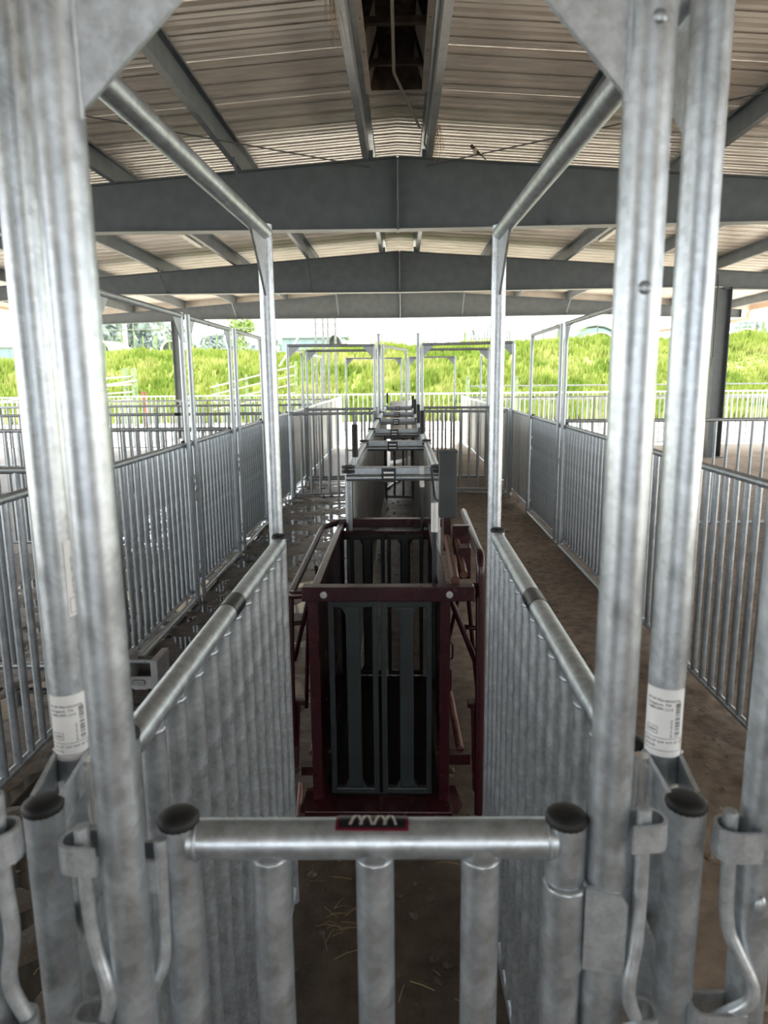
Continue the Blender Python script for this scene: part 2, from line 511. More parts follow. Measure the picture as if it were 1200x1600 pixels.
wt = mesh_from('puddle_water', [(-3.15, 1.0, 0), (-0.40, 1.0, 0), (-0.40, 11.9, 0), (-3.15, 11.9, 0)], [(0, 1, 2, 3)])
tag(link('puddle_water', wt, 'water', None, Vector((0, 0, -0.0015))), 'shallow muddy puddles shining in the lane beside the chute', 'water', None, 'stuff')

# --- hillside beyond the yard
def hill_z(x, y):
    t = max(0.0, min(1.0, (y - 28.4) / 14.5))
    s = t * t * (3 - 2 * t)
    h = 3.42 + 0.014 * x + 0.10 * noise.noise(Vector((x * 0.05, 3.3, 0))) - 0.38 * math.exp(-((x + 6.5) / 3.2) ** 2) - 0.3 * math.exp(-((x + 24) / 4.0) ** 2)
    z = s * h + (0.25 * noise.noise(Vector((x * 0.23, y * 0.23, 1.0))) + 0.1 * noise.noise(Vector((x * 0.7, y * 0.7, 2)))) * min(1, 4 * t)
    if y > 46: z += (46 - y) * 0.012
    return z
hv = []; hf = []
hx = [-130 + 5 * i for i in range(18)] + [-40 + 0.8 * i for i in range(112)] + [50 + 5 * i for i in range(17)]
hy = [28.4 + 0.5 * i for i in range(40)] + [49, 52, 60, 80, 130, 220]
for y in hy:
    for x in hx: hv.append((x, y, hill_z(x, y)))
for j in range(len(hy) - 1):
    for i in range(len(hx) - 1):
        a = j * len(hx) + i; hf.append((a, a + 1, a + len(hx) + 1, a + len(hx)))
tag(link('hillside', mesh_from('hillside', hv, hf, True), 'hill'), 'green grassy bank rising behind the barn', None, None, 'structure')
# grass tufts: one object, nobody could count the blades
gv = []; gf = []
for _ in range(34000):
    y = 28.3 + 19 * random.random() ** 1.2
    x = (random.random() - 0.5) * (34 + 1.35 * (y - 10)) + 1
    c = noise.noise(Vector((x * 0.5, y * 0.5, 5)))
    h = (0.20 + 0.25 * random.random()) * (1 + 0.9 * max(0, c))
    if noise.noise(Vector((x * 0.16, y * 0.2, 9))) > 0.42: h *= 0.4
    z = hill_z(x, y) - 0.03
    for b in range(3):
        a = random.random() * 2 * PI; w = 0.03 + 0.05 * random.random()
        lx, ly = math.cos(a), math.sin(a); tl = 0.35 * h * (random.random() - 0.3)
        b0 = len(gv)
        ox, oy = (random.random() - 0.5) * 0.25, (random.random() - 0.5) * 0.25
        gv += [(x + ox - lx * w, y + oy - ly * w, z), (x + ox + lx * w, y + oy + ly * w, z), (x + ox + lx * w * 0.6 + tl, y + oy + ly * 0.6 * w - tl, z + h * 0.65), (x + ox + tl * 1.8, y + oy - tl * 1.6, z + h)]
        gf += [(b0, b0 + 1, b0 + 2), (b0, b0 + 2, b0 + 3)]
tag(link('hillside_grass', mesh_from('hillside_grass', gv, gf), 'grass'), 'bright green grass and weeds covering the bank', 'grass', None, 'stuff')

# ================================================================== ROOF
RIDGE = 4.15; SL = 0.070; PH = 0.20   # beam-top ridge height, slope, purlin depth
def ztop(x): return RIDGE - SL * abs(x)
ROOF_Y0, ROOF_Y1, EAVE = -3.7, 21.35, 9.9
ADDED_ROOF_BACK = -16.0   # roof carried on unseen behind the camera to dim the front light

# ceiling: ribbed roof sheets, each 0.915 m wide
ceiling = thing('ceiling', 'underside of the pale ribbed metal barn roof', None, (0, 0, 0), None, 'structure')
def sheet_profile():
    p = []; base = 0.0
    for k in range(3):
        y = k * 0.305
        p += [(y, 0), (y + 0.018, 0.0), (y + 0.036, 0.032), (y + 0.066, 0.032), (y + 0.084, 0.0), (y + 0.125, 0), (y + 0.135, 0.007), (y + 0.272, 0.007), (y + 0.175, 0), (y + 0.215, 0), (y + 0.225, 0.007), (y + 0.255, 0.007), (y + 0.265, 0)]
    p.append((0.920, 0))
    return p
def sheet_mesh(side, x0):
    p = sheet_profile(); v = []; f = []
    for (y, h) in p:
        for x in (x0, 3.3, 6.6, EAVE):
            v.append((side * x, y, ztop(x) + PH + 0.004 + h))
    for i in range(len(p) - 1):
        for k in range(3):
            a = i * 4 + k
            f.append((a, a + 4, a + 5, a + 1) if side > 0 else (a, a + 1, a + 5, a + 4))
    return mesh_from('roof_sheet', v, f)
SHEETS = {(s, x0): sheet_mesh(s, x0) for s in (-1, 1) for x0 in (0.0, 0.272)}
ny = int(math.ceil((ROOF_Y1 - ROOF_Y0) / 0.915))
VENT_END = ROOF_Y0 + 0.915 * 12
for k in range(ny):
    y = ROOF_Y0 + 0.915 * k
    for s in (-1, 1):
        link('roof_sheet', SHEETS[(s, 0.272 if y < VENT_END - 0.1 else 0.0)], 'roof', ceiling, Vector((0, y, 0)))

for s in (-1, 1):  # unseen roof added to hold back light from behind
    plate('light_block_sheet', [(s * 0.0, ADDED_ROOF_BACK, ztop(0) + PH + 0.02), (s * EAVE, ADDED_ROOF_BACK, ztop(EAVE) + PH + 0.02), (s * EAVE, ROOF_Y0, ztop(EAVE) + PH + 0.02), (s * 0.0, ROOF_Y0, ztop(0) + PH + 0.02)], 0.01, (0, 0, 1), 'roof', ceiling)
# added unseen wall with a wide gap, banding the light on the pipes
wb = thing('wall_light_blocker', 'added unseen wall with a wide gap that bands the light on the pipes', None, (0, -6.5, 0), None, 'structure')
box('blocker_section', -9.9, -2.4, -6.6, -6.5, 0, 3.5, 'blocker', wb)
box('blocker_section', 2.9, 9.9, -6.6, -6.5, 0, 3.5, 'blocker', wb)
box('blocker_section', -2.4, 2.9, -6.6, -6.5, 3.0, 4.2, 'blocker', wb)
# rake trim closing the roof end above the last frame
tr = thing('trim_1', 'grey rake trim closing the far roof end', None, (0, ROOF_Y1, 0), None, 'structure')
for s in (-1, 1):
    plate('rake_board', [(0, ROOF_Y1 - 0.2, ztop(0) - 0.02), (s * EAVE, ROOF_Y1 - 0.2, ztop(EAVE) - 0.02), (s * EAVE, ROOF_Y1 - 0.2, ztop(EAVE) + PH + 0.01), (0, ROOF_Y1 - 0.2, ztop(0) + PH + 0.01)], 0.012, (0, 1, 0), 'roof', tr)
# ridge vent box
vent = thing('ridge_vent', 'dark dirty ridge vent opening between the two ridge purlins', 'roof vent', (0, 0, RIDGE + PH))
zr = RIDGE + PH
for s in (-1, 1):
    box('throat_wall', s * 0.272 - 0.004, s * 0.272 + 0.004, ROOF_Y0, VENT_END, zr - 0.02, zr + 0.42, 'vent', vent)
    box('frame_board', s * 0.262 - 0.024, s * 0.262 + 0.024, ROOF_Y0, VENT_END, zr - 0.05, zr - 0.022, 'vent_frame', vent)
    for k in range(12):
        box('frame_screw', s * 0.262 - 0.006, s * 0.262 + 0.006, 0.35 + k * 0.55, 0.362 + k * 0.55, zr - 0.055, zr - 0.05, 'rust', vent)
box('vent_cap', -0.4, 0.4, ROOF_Y0, VENT_END + 0.05, zr + 0.42, zr + 0.44, 'vent', vent)
box('end_plate', -0.272, 0.272, VENT_END, VENT_END + 0.006, zr - 0.02, zr + 0.43, 'vent', vent)
for y in (VENT_END - 0.35, VENT_END - 1.1, VENT_END - 2.3, VENT_END - 3.5):
    box('cross_brace', -0.268, 0.268, y, y + 0.05, zr + 0.06, zr + 0.11, 'vent', vent)
    for s in (-1, 1):
        plate('damper', [(s * 0.255, y + 0.1, zr + 0.0), (s * 0.255, y + 0.62, zr + 0.0), (s * 0.17, y + 0.62, zr + 0.28), (s * 0.17, y + 0.1, zr + 0.28)], 0.006, (1, 0, 0.3 * s), 'vent_frame', vent)
tag(bent('hanging_conduit', [(-0.02, 2.6, zr + 0.02), (-0.02, 6.9, zr - 0.02), (0.24, 8.2, zr - 0.06)], 0.014, 'pvc', None, 0.05),
    'bent cream plastic pipe dangling from the ridge vent', 'pipe')

# rigid steel roof frames
FR_Y = [2.67, 8.77, 14.87, 20.97]
FR_LAB = ['grey tapered steel roof frame above the livestock scale', 'widest looking grey steel roof frame, nearest one in view',
          'grey steel roof frame second nearest, with conduit on its column', 'furthest grey steel roof frame at the barn end']
def frame(y, lab):
    t = thing('roof_portal', lab, 'roof frame', (0, y, 0), 'rigid steel frames carrying the roof')
    zb = 3.38; cx = 6.45
    def half(s):
        pts = [(s * 0.012, zb), (s * cx, zb + 0.03), (s * cx, ztop(cx)), (s * 0.012, RIDGE)]
        plate('beam_web', [(px, y, pz) for px, pz in pts], 0.008, (0, 1, 0), 'beam', t)
        out = [(s * cx, zb - 0.02), (s * 9.6, ztop(9.6) - 0.20), (s * 9.6, ztop(9.6)), (s * cx, ztop(cx))]
        plate('outrigger_web', [(px, y, pz) for px, pz in out], 0.008, (0, 1, 0), 'beam', t)
        for (a, b, nm) in (((0.012, zb), (cx, zb + 0.03), 'bottom_flange'), ((0.012, RIDGE), (9.6, ztop(9.6)), 'top_flange'), ((cx, zb - 0.02), (9.6, ztop(9.6) - 0.2), 'outrigger_flange')):
            d = Vector((b[0] - a[0], 0, b[1] - a[1]));
            sg = -1 if nm != 'top_flange' else 1
            plate(nm, [(s * a[0], y - 0.095, a[1] + sg * 0.005), (s * b[0], y - 0.095, b[1] + sg * 0.005), (s * b[0], y + 0.095, b[1] + sg * 0.005), (s * a[0], y + 0.095, a[1] + sg * 0.005)], 0.010, (0, 0, 1), 'beam', t)
        box('splice_plate', min(s * 0.001, s * 0.014), max(s * 0.001, s * 0.014), y - 0.10, y + 0.10, zb - 0.02, RIDGE - 0.01, 'beam', t)
        box('end_plate', s * 9.6 - 0.006, s * 9.6 + 0.006, y - 0.09, y + 0.09, ztop(9.6) - 0.21, ztop(9.6) + 0.008, 'beam', t)
        # flange braces from purlin down to the bottom flange
        for px in (1.78, 4.72):
            for dy in (-0.55, 0.55):
                if y < 9 and dy < 0 and px > 3: continue
                bar_between('flange_brace', (s * px, y + dy, ztop(px) + 0.02), (s * (px - 0.02), y + math.copysign(0.02, dy), zb + 0.03), 0.03, 0.006, 'beam', t, 0.0)
        # H column
        cz = zb + 0.0
        box('column_web', s * cx - 0.13, s * cx + 0.13, y - 0.005, y + 0.005, 0, cz, 'beam', t)
        box('column_flange', s * cx - 0.14, s * cx - 0.128, y - 0.115, y + 0.115, 0, cz, 'beam', t)
        box('column_flange', s * cx + 0.128, s * cx + 0.14, y - 0.115, y + 0.115, 0, cz, 'beam', t)
        box('base_plate', s * cx - 0.19, s * cx + 0.19, y - 0.16, y + 0.16, 0, 0.025, 'beam', t)
    half(-1); half(1)
    for dx in (-0.1, 0.1):
        for k in range(2):
            pipe('splice_bolt', (dx * 0 + (0.018 if dx > 0 else -0.018), y - 0.06, 3.5 + k * 0.5), (0.03 if dx > 0 else -0.03, y - 0.06, 3.5 + k * 0.5), 0.011, 'beam', t, 6)
    return t
frames = [frame(y, l) for y, l in zip(FR_Y, FR_LAB)]
# conduit down the visible column
tag(bent('column_conduit', [(6.25, 14.70, 3.62), (6.27, 14.70, 3.4), (6.28, 14.735, 3.1), (6.28, 14.735, 2.0)], 0.012, 'conduit', None, 0.08), 'thin dark cable running down the steel column', 'cable')
tag(box('junction_box', 6.235, 6.305, 14.70, 14.75, 1.85, 2.02, 'beam', None, 0.006), 'small grey electrical box low on the steel column', 'electrical box')

# Z purlins, continuous lines over the frames
PUR = [0.33, 1.78, 3.25, 4.72, 6.2, 7.7, 9.2]
ORD = ['first', 'second', 'third', 'fourth', 'fifth', 'sixth', 'seventh']
def zpurlin(name, y0, y1, x, s, mat, parent):
    zb = ztop(x) + 0.002; zt = zb + PH; fw = 0.065; lip = 0.018; t = 0.003
    prof = [(fw, lip), (fw, 0), (0, 0), (0, PH), (-fw, PH), (-fw, PH - lip)] if False else [(fw, lip), (fw, 0.0), (0.0, 0.0), (0.0, PH), (-fw, PH), (-fw, PH - lip)]
    v = []; f = []; n = len(prof)
    for y in (y0, y1):
        for (a, b) in prof:
            v.append((s * (x + a), y, zb + b))
        for (a, b) in prof:
            v.append((s * (x + a + (t if a <= 0 else -t)), y, zb + b + (t if b < PH / 2 else -t)))
    for i in range(n - 1):
        f.append((i, i + 1, 2 * n + i + 1, 2 * n + i))
        f.append((n + i, 3 * n + i, 3 * n + i + 1, n + i + 1))
    me = mesh_from(name, v, f)
    return link(name, me, mat, parent)
for s in (-1, 1):
    for k, x in enumerate(PUR):
        side = 'wet lane' if s < 0 else 'dry lane'
        t = thing('roof_purlin', '%s roof purlin from the ridge on the %s side' % (ORD[k], side), 'purlin', (s * x, 0, ztop(x)), 'purlins under the roof sheets')
        segs = [(ROOF_Y0, 2.67 + 0.35), (2.67 - 0.35, 8.77 + 0.35), (8.77 - 0.35, 14.87 + 0.35), (14.87 - 0.35, ROOF_Y1 - 0.02)]
        for j, (a, b) in enumerate(segs):
            zpurlin('purlin_length', a, b, x + 0.004 * (j % 2), s, 'beam_galv' if k == 0 else 'purlin', t)
        if k == 0:
            for yy in (8.72, 14.8):
                box('purlin_clip', s * x - 0.05, s * x + 0.05, yy - 0.02, yy, ztop(x), ztop(x) + 0.1, 'beam', t)
# electrical conduit along a ridge purlin
tag(bent('ridge_conduit', [(0.30, 2.0, RIDGE + 0.075), (0.30, 8.5, RIDGE + 0.075), (0.36, 8.72, RIDGE + 0.03)], 0.011, 'beam_galv', None, 0.05), 'thin steel conduit clipped along the ridge purlin', 'conduit')
# diagonal roof bracing rods
tag(pipe('bracing_rod', (0.33, 8.74, 4.06), (6.35, 2.72, 3.56), 0.007, 'conduit', None, 8), 'thin diagonal roof bracing rod with a bird perched on it', 'rod', 'diagonal roof rods')
tag(pipe('bracing_rod', (-0.33, 8.74, 4.06), (-6.35, 2.72, 3.56), 0.007, 'conduit', None, 8), 'thin diagonal roof bracing rod crossing above the wet lane', 'rod', 'diagonal roof rods')
# strip lamps
for s in (-1, 1):
    lt = thing('strip_lamp', 'unlit strip lamp under the roof %s' % ('over the wet lane pens' if s < 0 else 'over the dry lane pens'), 'lamp', (s * 3.5, 12.4, 3.95), 'unlit strip lamps')
    box('housing', s * 3.5 - 0.06, s * 3.5 + 0.06, 11.9, 13.1, 4.02, 4.06, 'whiteroof', lt, 0.004)
    box('diffuser', s * 3.5 - 0.05, s * 3.5 + 0.05, 11.92, 13.08, 3.965, 4.02, 'lamp', lt, 0.015)
    for yy in (12.1, 12.9):
        pipe('hanger', (s * 3.5, yy, 4.06), (s * 3.5, yy, ztop(3.5) + PH), 0.004, 'conduit', lt, 6)
# eave fascia / gutter at the far corner
for s in (1, -1):
    et = thing('eave_fascia', 'tan eave gutter and fascia %s' % ('at the far corner by the dry lane pens' if s > 0 else 'along the roof edge over the wet lane pens'), 'gutter', (s * 9.95, 20, 3.3))
    box('gutter', s * 10.0 - 0.07, s * 10.0 + 0.07, ROOF_Y0, ROOF_Y1, ztop(9.9) + 0.02, ztop(9.9) + 0.22, 'peach', et, 0.01)
    if s < 0: continue
    bar_between('downspout_elbow', (s * 9.95, ROOF_Y1 - 0.12, ztop(9.9) + 0.03), (s * 9.95, ROOF_Y1 - 0.12, ztop(9.9) - 0.22), 0.09, 0.09, 'peach', et, 0.008)
    bar_between('downspout', (s * 9.98, ROOF_Y1 - 0.12, ztop(9.9) - 0.20), (s * 6.62, ROOF_Y1 - 0.2, ztop(9.9) - 0.62), 0.09, 0.09, 'peach', et, 0.008)
# bird on the rod
bt = thing('swallow', 'small dark bird perched on the roof bracing rod', 'bird', (0.85, 8.22, 4.03))
bm = bmesh.new(); bmesh.ops.create_uvsphere(bm, u_segments=14, v_segments=10, radius=1)
for v in bm.verts:
    c = v.co; k = 1 - 0.35 * max(0, c.x)
    v.co = Vector((0.85 + c.x * 0.055 * 1.0 - 0.0, 8.22 + c.y * 0.024 * k, 4.055 + c.z * 0.026 * k - c.x * 0.045))
bm_link('body', bm, 'bird', bt, True)
bm = bmesh.new(); bmesh.ops.create_uvsphere(bm, u_segments=12, v_segments=8, radius=0.020)
for v in bm.verts: v.co = v.co + Vector((0.80, 8.22, 4.105))
bm_link('head', bm, 'bird', bt, True)
bm = bmesh.new(); bmesh.ops.create_cone(bm, segments=8, radius1=0.006, radius2=0.0005, depth=0.018)
bmesh.ops.rotate(bm, verts=bm.verts, matrix=Matrix.Rotation(-PI / 2, 3, 'Y'))
for v in bm.verts: v.co = v.co + Vector((0.776, 8.22, 4.104))
bm_link('beak', bm, 'bird', bt)
plate('tail', [(0.885, 8.21, 4.03), (0.885, 8.23, 4.03), (0.955, 8.24, 3.965), (0.945, 8.22, 3.972), (0.955, 8.20, 3.965)], 0.004, (0.6, 0, 1), 'bird', bt)
bm = bmesh.new(); bmesh.ops.create_uvsphere(bm, u_segments=10, v_segments=8, radius=1)
for v in bm.verts: v.co = Vector((0.835 + v.co.x * 0.03, 8.212 + v.co.y * 0.02, 4.055 + v.co.z * 0.03))
bm_link('breast', bm, 'bird_belly', bt, True)

# ================================================================== PEN FENCING
def lerp(a, b, t): return (a[0] + (b[0] - a[0]) * t, a[1] + (b[1] - a[1]) * t)

def pen_panel(name, label, cat, p0, p1, group, spacing=0.105, rb=RB, rr=R, z0=0.075, z1=1.195, sheet=False, joined=False, caps=True, pins=None, mat='galv_far', badge=False, seg=12, welds=False, soff=0.0):
    """pipe panel or gate from p0 to p1 (xy): end posts, top and bottom rail, upright bars"""
    mid = lerp(p0, p1, 0.5)
    t = thing(name, label, cat, (p0[0], p0[1], 0), group)
    L = math.hypot(p1[0] - p0[0], p1[1] - p0[1])
    for p in (p0, p1):
        pipe('end_post', (p[0], p[1], 0.03), (p[0], p[1], z1 + rr), rr, mat, t, seg)
        if caps: cap((p[0], p[1], z1 + rr), rr, t)
    pipe('top_rail', (*p0, z1), (*p1, z1), rr, mat, t, seg)
    pipe('bottom_rail', (*p0, z0), (*p1, z0), rr * 0.9, mat, t, seg)
    if sheet:
        dx, dy = (p1[0] - p0[0]) / L, (p1[1] - p0[1]) / L
        plate('sheet', [(p0[0] + soff, p0[1], z0), (p1[0] + soff, p1[1], z0), (p1[0] + soff, p1[1], z1 - rr * 0.8), (p0[0] + soff, p0[1], z1 - rr * 0.8)], 0.004, (-dy, dx, 0), 'sheet', t)
        n = max(2, int(L / 0.75))
        for i in range(1, n):
            q = lerp(p0, p1, i / n)
            pipe('bar', (*q, z0), (*q, z1), rb * 0.9, mat, t, 8)
    else:
        n = max(2, round(L / spacing))
        if joined:
            v = []; f = []
            for i in range(1, n):
                q = lerp(p0, p1, i / n); b0 = len(v); s = 6
                for z in (z0, z1):
                    for k in range(s):
                        a = 2 * PI * k / s; v.append((q[0] + rb * math.cos(a) - p0[0], q[1] + rb * math.sin(a) - p0[1], z))
                for k in range(s):
                    j = (k + 1) % s; f.append((b0 + k, b0 + j, b0 + s + j, b0 + s + k))
            o = link('bars', mesh_from('bars', v, f, True), mat, t, Vector((p0[0], p0[1], 0)))
            o['kind'] = 'stuff'
        else:
            for i in range(1, n):
                q = lerp(p0, p1, i / n)
                pipe('bar', (*q, z0), (*q, z1), rb, mat, t, seg)
                if welds:
                    weld((q[0], q[1], z1 - rr), rb * 1.12, t)
    if badge:
        dx, dy = (p1[0] - p0[0]) / L, (p1[1] - p0[1]) / L
        q = lerp(p0, p1, 0.5)
        me = tube_mesh([Vector((q[0] - dx * 0.04, q[1] - dy * 0.04, z1)), Vector((q[0] + dx * 0.04, q[1] + dy * 0.04, z1))], rr + 0.0012, seg)
        link('maker_badge', me, 'badge', t)
    if pins:
        # strap loops and a bent pin at chosen ends; pins = list of (end index, angle of the loop)
        for e, ang in pins:
            p = (p0, p1)[e]
            for z in (0.93, 0.80, 0.16):
                strap('latch_strap', p, ang, 0.05, 0.016, z, z + 0.035, 'strap', t)
            ax, ay = math.cos(ang), math.sin(ang)
            x, y = p[0] + ax * 0.036, p[1] + ay * 0.036
            bent('locking_pin', [(x, y, 1.0), (x + ax * 0.004, y, 0.90), (x + ax * 0.03, y, 0.87), (x + ax * 0.0, y + 0.02, 0.81), (x + ax * 0.01, y, 0.76)], 0.0065, 'strap', t, 0.02, 8)
            bent('locking_pin', [(x, y, 0.30), (x + ax * 0.03, y, 0.25), (x, y + 0.01, 0.20), (x, y, 0.14)], 0.0065, 'strap', t, 0.02, 8)
    return t

def arch(name, label, p0, p1, H, group, mat='galv_far', r=R, gus=0.15, seg=12, bottom=True):
    """bow frame: two tall posts, header rail, gusset plates, bottom rail on the ground"""
    t = thing(name, label, 'gate frame', (p0[0], p0[1], 0), group)
    L = math.hypot(p1[0] - p0[0], p1[1] - p0[1]); dx, dy = (p1[0] - p0[0]) / L, (p1[1] - p0[1]) / L
    for p in (p0, p1):
        pipe('post', (p[0], p[1], 0.0), (p[0], p[1], H + r), r, mat, t, seg)
    pipe('header_rail', (*p0, H), (*p1, H), r, mat, t, seg)
    if bottom:
        pipe('ground_rail', (*p0, 0.03), (*p1, 0.03), r, mat, t, seg)
    for (p, s) in ((p0, 1), (p1, -1)):
        ex, ey = s * dx, s * dy
        a = (p[0] + ex * r, p[1] + ey * r, H - r); b = (p[0] + ex * (r + gus), p[1] + ey * (r + gus), H - r); c = (p[0] + ex * r, p[1] + ey * r, H - r - gus)
        b2 = (p[0] + ex * (r + gus), p[1] + ey * (r + gus), H - r * 0.4); a2 = (p[0] + ex * r * 0.4, p[1] + ey * r * 0.4, H - r * 0.4); c2 = (p[0] + ex * r * 0.4, p[1] + ey * r * 0.4, H - r - gus)
        plate('gusset', [a2, b2, b, c, c2], 0.005, (-dy, dx, 0), mat, t)
    return t

LX, RX = -1.585, 1.62
GL = 'panels along the wet lane'; GR = 'panels along the dry lane'
Lj = [0.62, 2.14, 3.68, 5.26, 6.72, 8.2, 10.05]
Lname = ['first', 'second', 'third', 'fourth', 'fifth', 'sixth']
for i in range(6):
    pen_panel('pen_gate', '%s upright-bar gate along the wet lane, counted from the camera' % Lname[i], 'gate', (LX, Lj[i] + 0.035), (LX, Lj[i + 1] - 0.035), GL,
              pins=[(0, 0.0)] if i > 1 else None, mat='galv_dull' if i < 5 else 'galv_far')
Rj = [1.95, 5.0, 6.97, 8.70, 10.45]
for i in range(4):
    pen_panel('pen_gate', ('%s upright-bar gate along the dry lane, counted from the camera' % Lname[i]) if i < 3 else 'smooth sheeted gate at the far end of the dry lane', 'gate', (RX, Rj[i] + 0.035), (RX, Rj[i + 1] - 0.035), GR,
              pins=[(1, PI)] if i in (0, 1, 2) else None, sheet=(i == 3), mat='galv_dull' if i < 3 else 'galv_far')
for k, (a, b) in enumerate(((3.74, 5.18), (5.36, 6.62), (6.84, 8.10))):
    arch('lane_arch', '%s tall galvanized arch frame along the wet lane' % ('nearest', 'middle', 'far')[k], (LX + 0.045, a), (LX + 0.045, b), 2.12, 'arch frames along the lanes')
for k, (a, b) in enumerate(((5.06, 6.85), (7.06, 8.64))):
    arch('lane_arch', '%s tall galvanized arch frame along the dry lane' % ('nearer', 'further')[k], (RX - 0.045, a), (RX - 0.045, b), 2.15, 'arch frames along the lanes')
# cross fences of the pens beyond the wet lane (left) and dry lane (right)
def row(xs, y, rowname, lanename, joined, grp, spacing=0.13, badge=True, z1=1.195):
    for i in range(len(xs) - 1):
        pen_panel('pen_fence', '%s pen panel from the %s in the %s cross row' % (ORD[i], lanename, rowname), 'fence panel', (xs[i], y), (xs[i + 1], y), grp,
                  spacing=spacing, joined=joined, caps=False, badge=badge and i == 0, seg=10 if not joined else 8, z1=z1)
lx = [-1.66, -4.66, -7.70, -10.75]
rx = [1.70, 4.72, 7.76, 10.8]
for k, (y, nm) in enumerate(((3.76, 'nearest'), (6.92, 'second'), (10.12, 'third'), (13.6, 'fourth'), (17.2, 'fifth'))):
    row(lx if k else lx[:2], y, nm, 'wet lane', y > 9, 'cross panels of the wet lane pens')
for k, (y, nm) in enumerate(((7.75, 'nearest'), (17.6, 'second'))):
    row(rx, y, nm, 'dry lane', y > 9, 'cross panels of the dry lane pens')
# outer boundary fence beyond the roof
bx = [-15.5 + 3.1 * i for i in range(13)]
for i in range(12):
    pen_panel('boundary_fence', '%s panel of the far boundary fence, counted from the wet side' % (['first', 'second', 'third', 'fourth', 'fifth', 'sixth', 'seventh', 'eighth', 'ninth', 'tenth', 'eleventh', 'twelfth'][i]), 'fence panel', (bx[i], 22.3), (bx[i + 1], 22.3), 'far boundary fence', spacing=0.15, joined=True, caps=False, seg=8)

# cross gates closing the lanes either side of the chute, with arches
CG = 'cross gates and frames at the chute'
pen_panel('cross_gate', 'upright-bar gate closing the wet lane, nearer of two', 'gate', (-1.50, 9.86), (-0.36, 9.98), CG, spacing=0.13, badge=False, pins=None)
pen_panel('cross_gate', 'upright-bar gate closing the wet lane, further of two', 'gate', (-1.50, 11.35), (-0.36, 11.45), CG, spacing=0.13)
pen_panel('cross_gate', 'upright-bar gate closing the dry lane, nearer of two', 'gate', (0.36, 10.42), (1.52, 10.2), CG, spacing=0.13)
pen_panel('cross_gate', 'upright-bar gate closing the dry lane, further of two', 'gate', (0.36, 11.7), (1.52, 11.6), CG, spacing=0.13)
arch('cross_arch', 'nearer arch frame spanning the wet lane', (-1.56, 10.12), (-0.35, 10.28), 2.13, CG)
arch('cross_arch', 'further arch frame spanning the wet lane', (-1.54, 11.95), (-0.34, 12.1), 2.13, CG)
arch('cross_arch', 'nearer arch frame spanning the dry lane', (0.33, 10.40), (1.58, 10.1), 2.14, CG)
arch('cross_arch', 'further arch frame spanning the dry lane', (0.31, 12.0), (1.46, 11.95), 2.13, CG)
arch('cross_arch', 'slim arch frame standing over the end of the grey chute', (-0.24, 10.5), (0.11, 12.1), 2.13, CG)
arch('cross_arch', 'distant pale arch frame behind the wet lane gates', (-1.25, 16.6), (0.03, 16.8), 2.13, CG)
arch('cross_arch', 'distant pale arch frame behind the dry lane gates', (0.20, 16.4), (1.22, 16.2), 2.13, CG)
for x, lab in ((-0.30, 'tall upright post beside the chute on the wet lane side'), (0.275, 'tall upright post beside the chute on the dry lane side')):
    t = thing('tall_post', lab, 'post', (x, 10.6, 0), 'tall posts at the chute')
    pipe('post_tube', (x, 10.6, 0), (x, 10.6, 2.30), 0.027, 'galv_far', t, 12)
    cap((x, 10.6, 2.30), 0.027, t)
# sheeted lane walls beyond the cross gates
for s, X_, nm in ((-1, LX, 'wet'), (1, RX, 'dry')):
    for k in range(3):
        a = 10.5 + 2.9 * k
        pen_panel('sheeted_fence', '%s smooth sheeted panel beyond the %s lane gates' % (ORD[k], nm), 'fence panel', (X_, a + 0.03), (X_, a + 2.87), 'sheeted lane walls beyond the gates', sheet=True, caps=False)
    for k in range(2):
        a = 10.6 + 2.9 * k
        arch('lane_arch', '%s arch frame above the sheeted wall of the %s lane' % (('near', 'far')[k], nm), (X_ + 0.05 * s, a), (X_ + 0.05 * s, a + 1.5), 2.12, 'arch frames along the lanes', bottom=False)

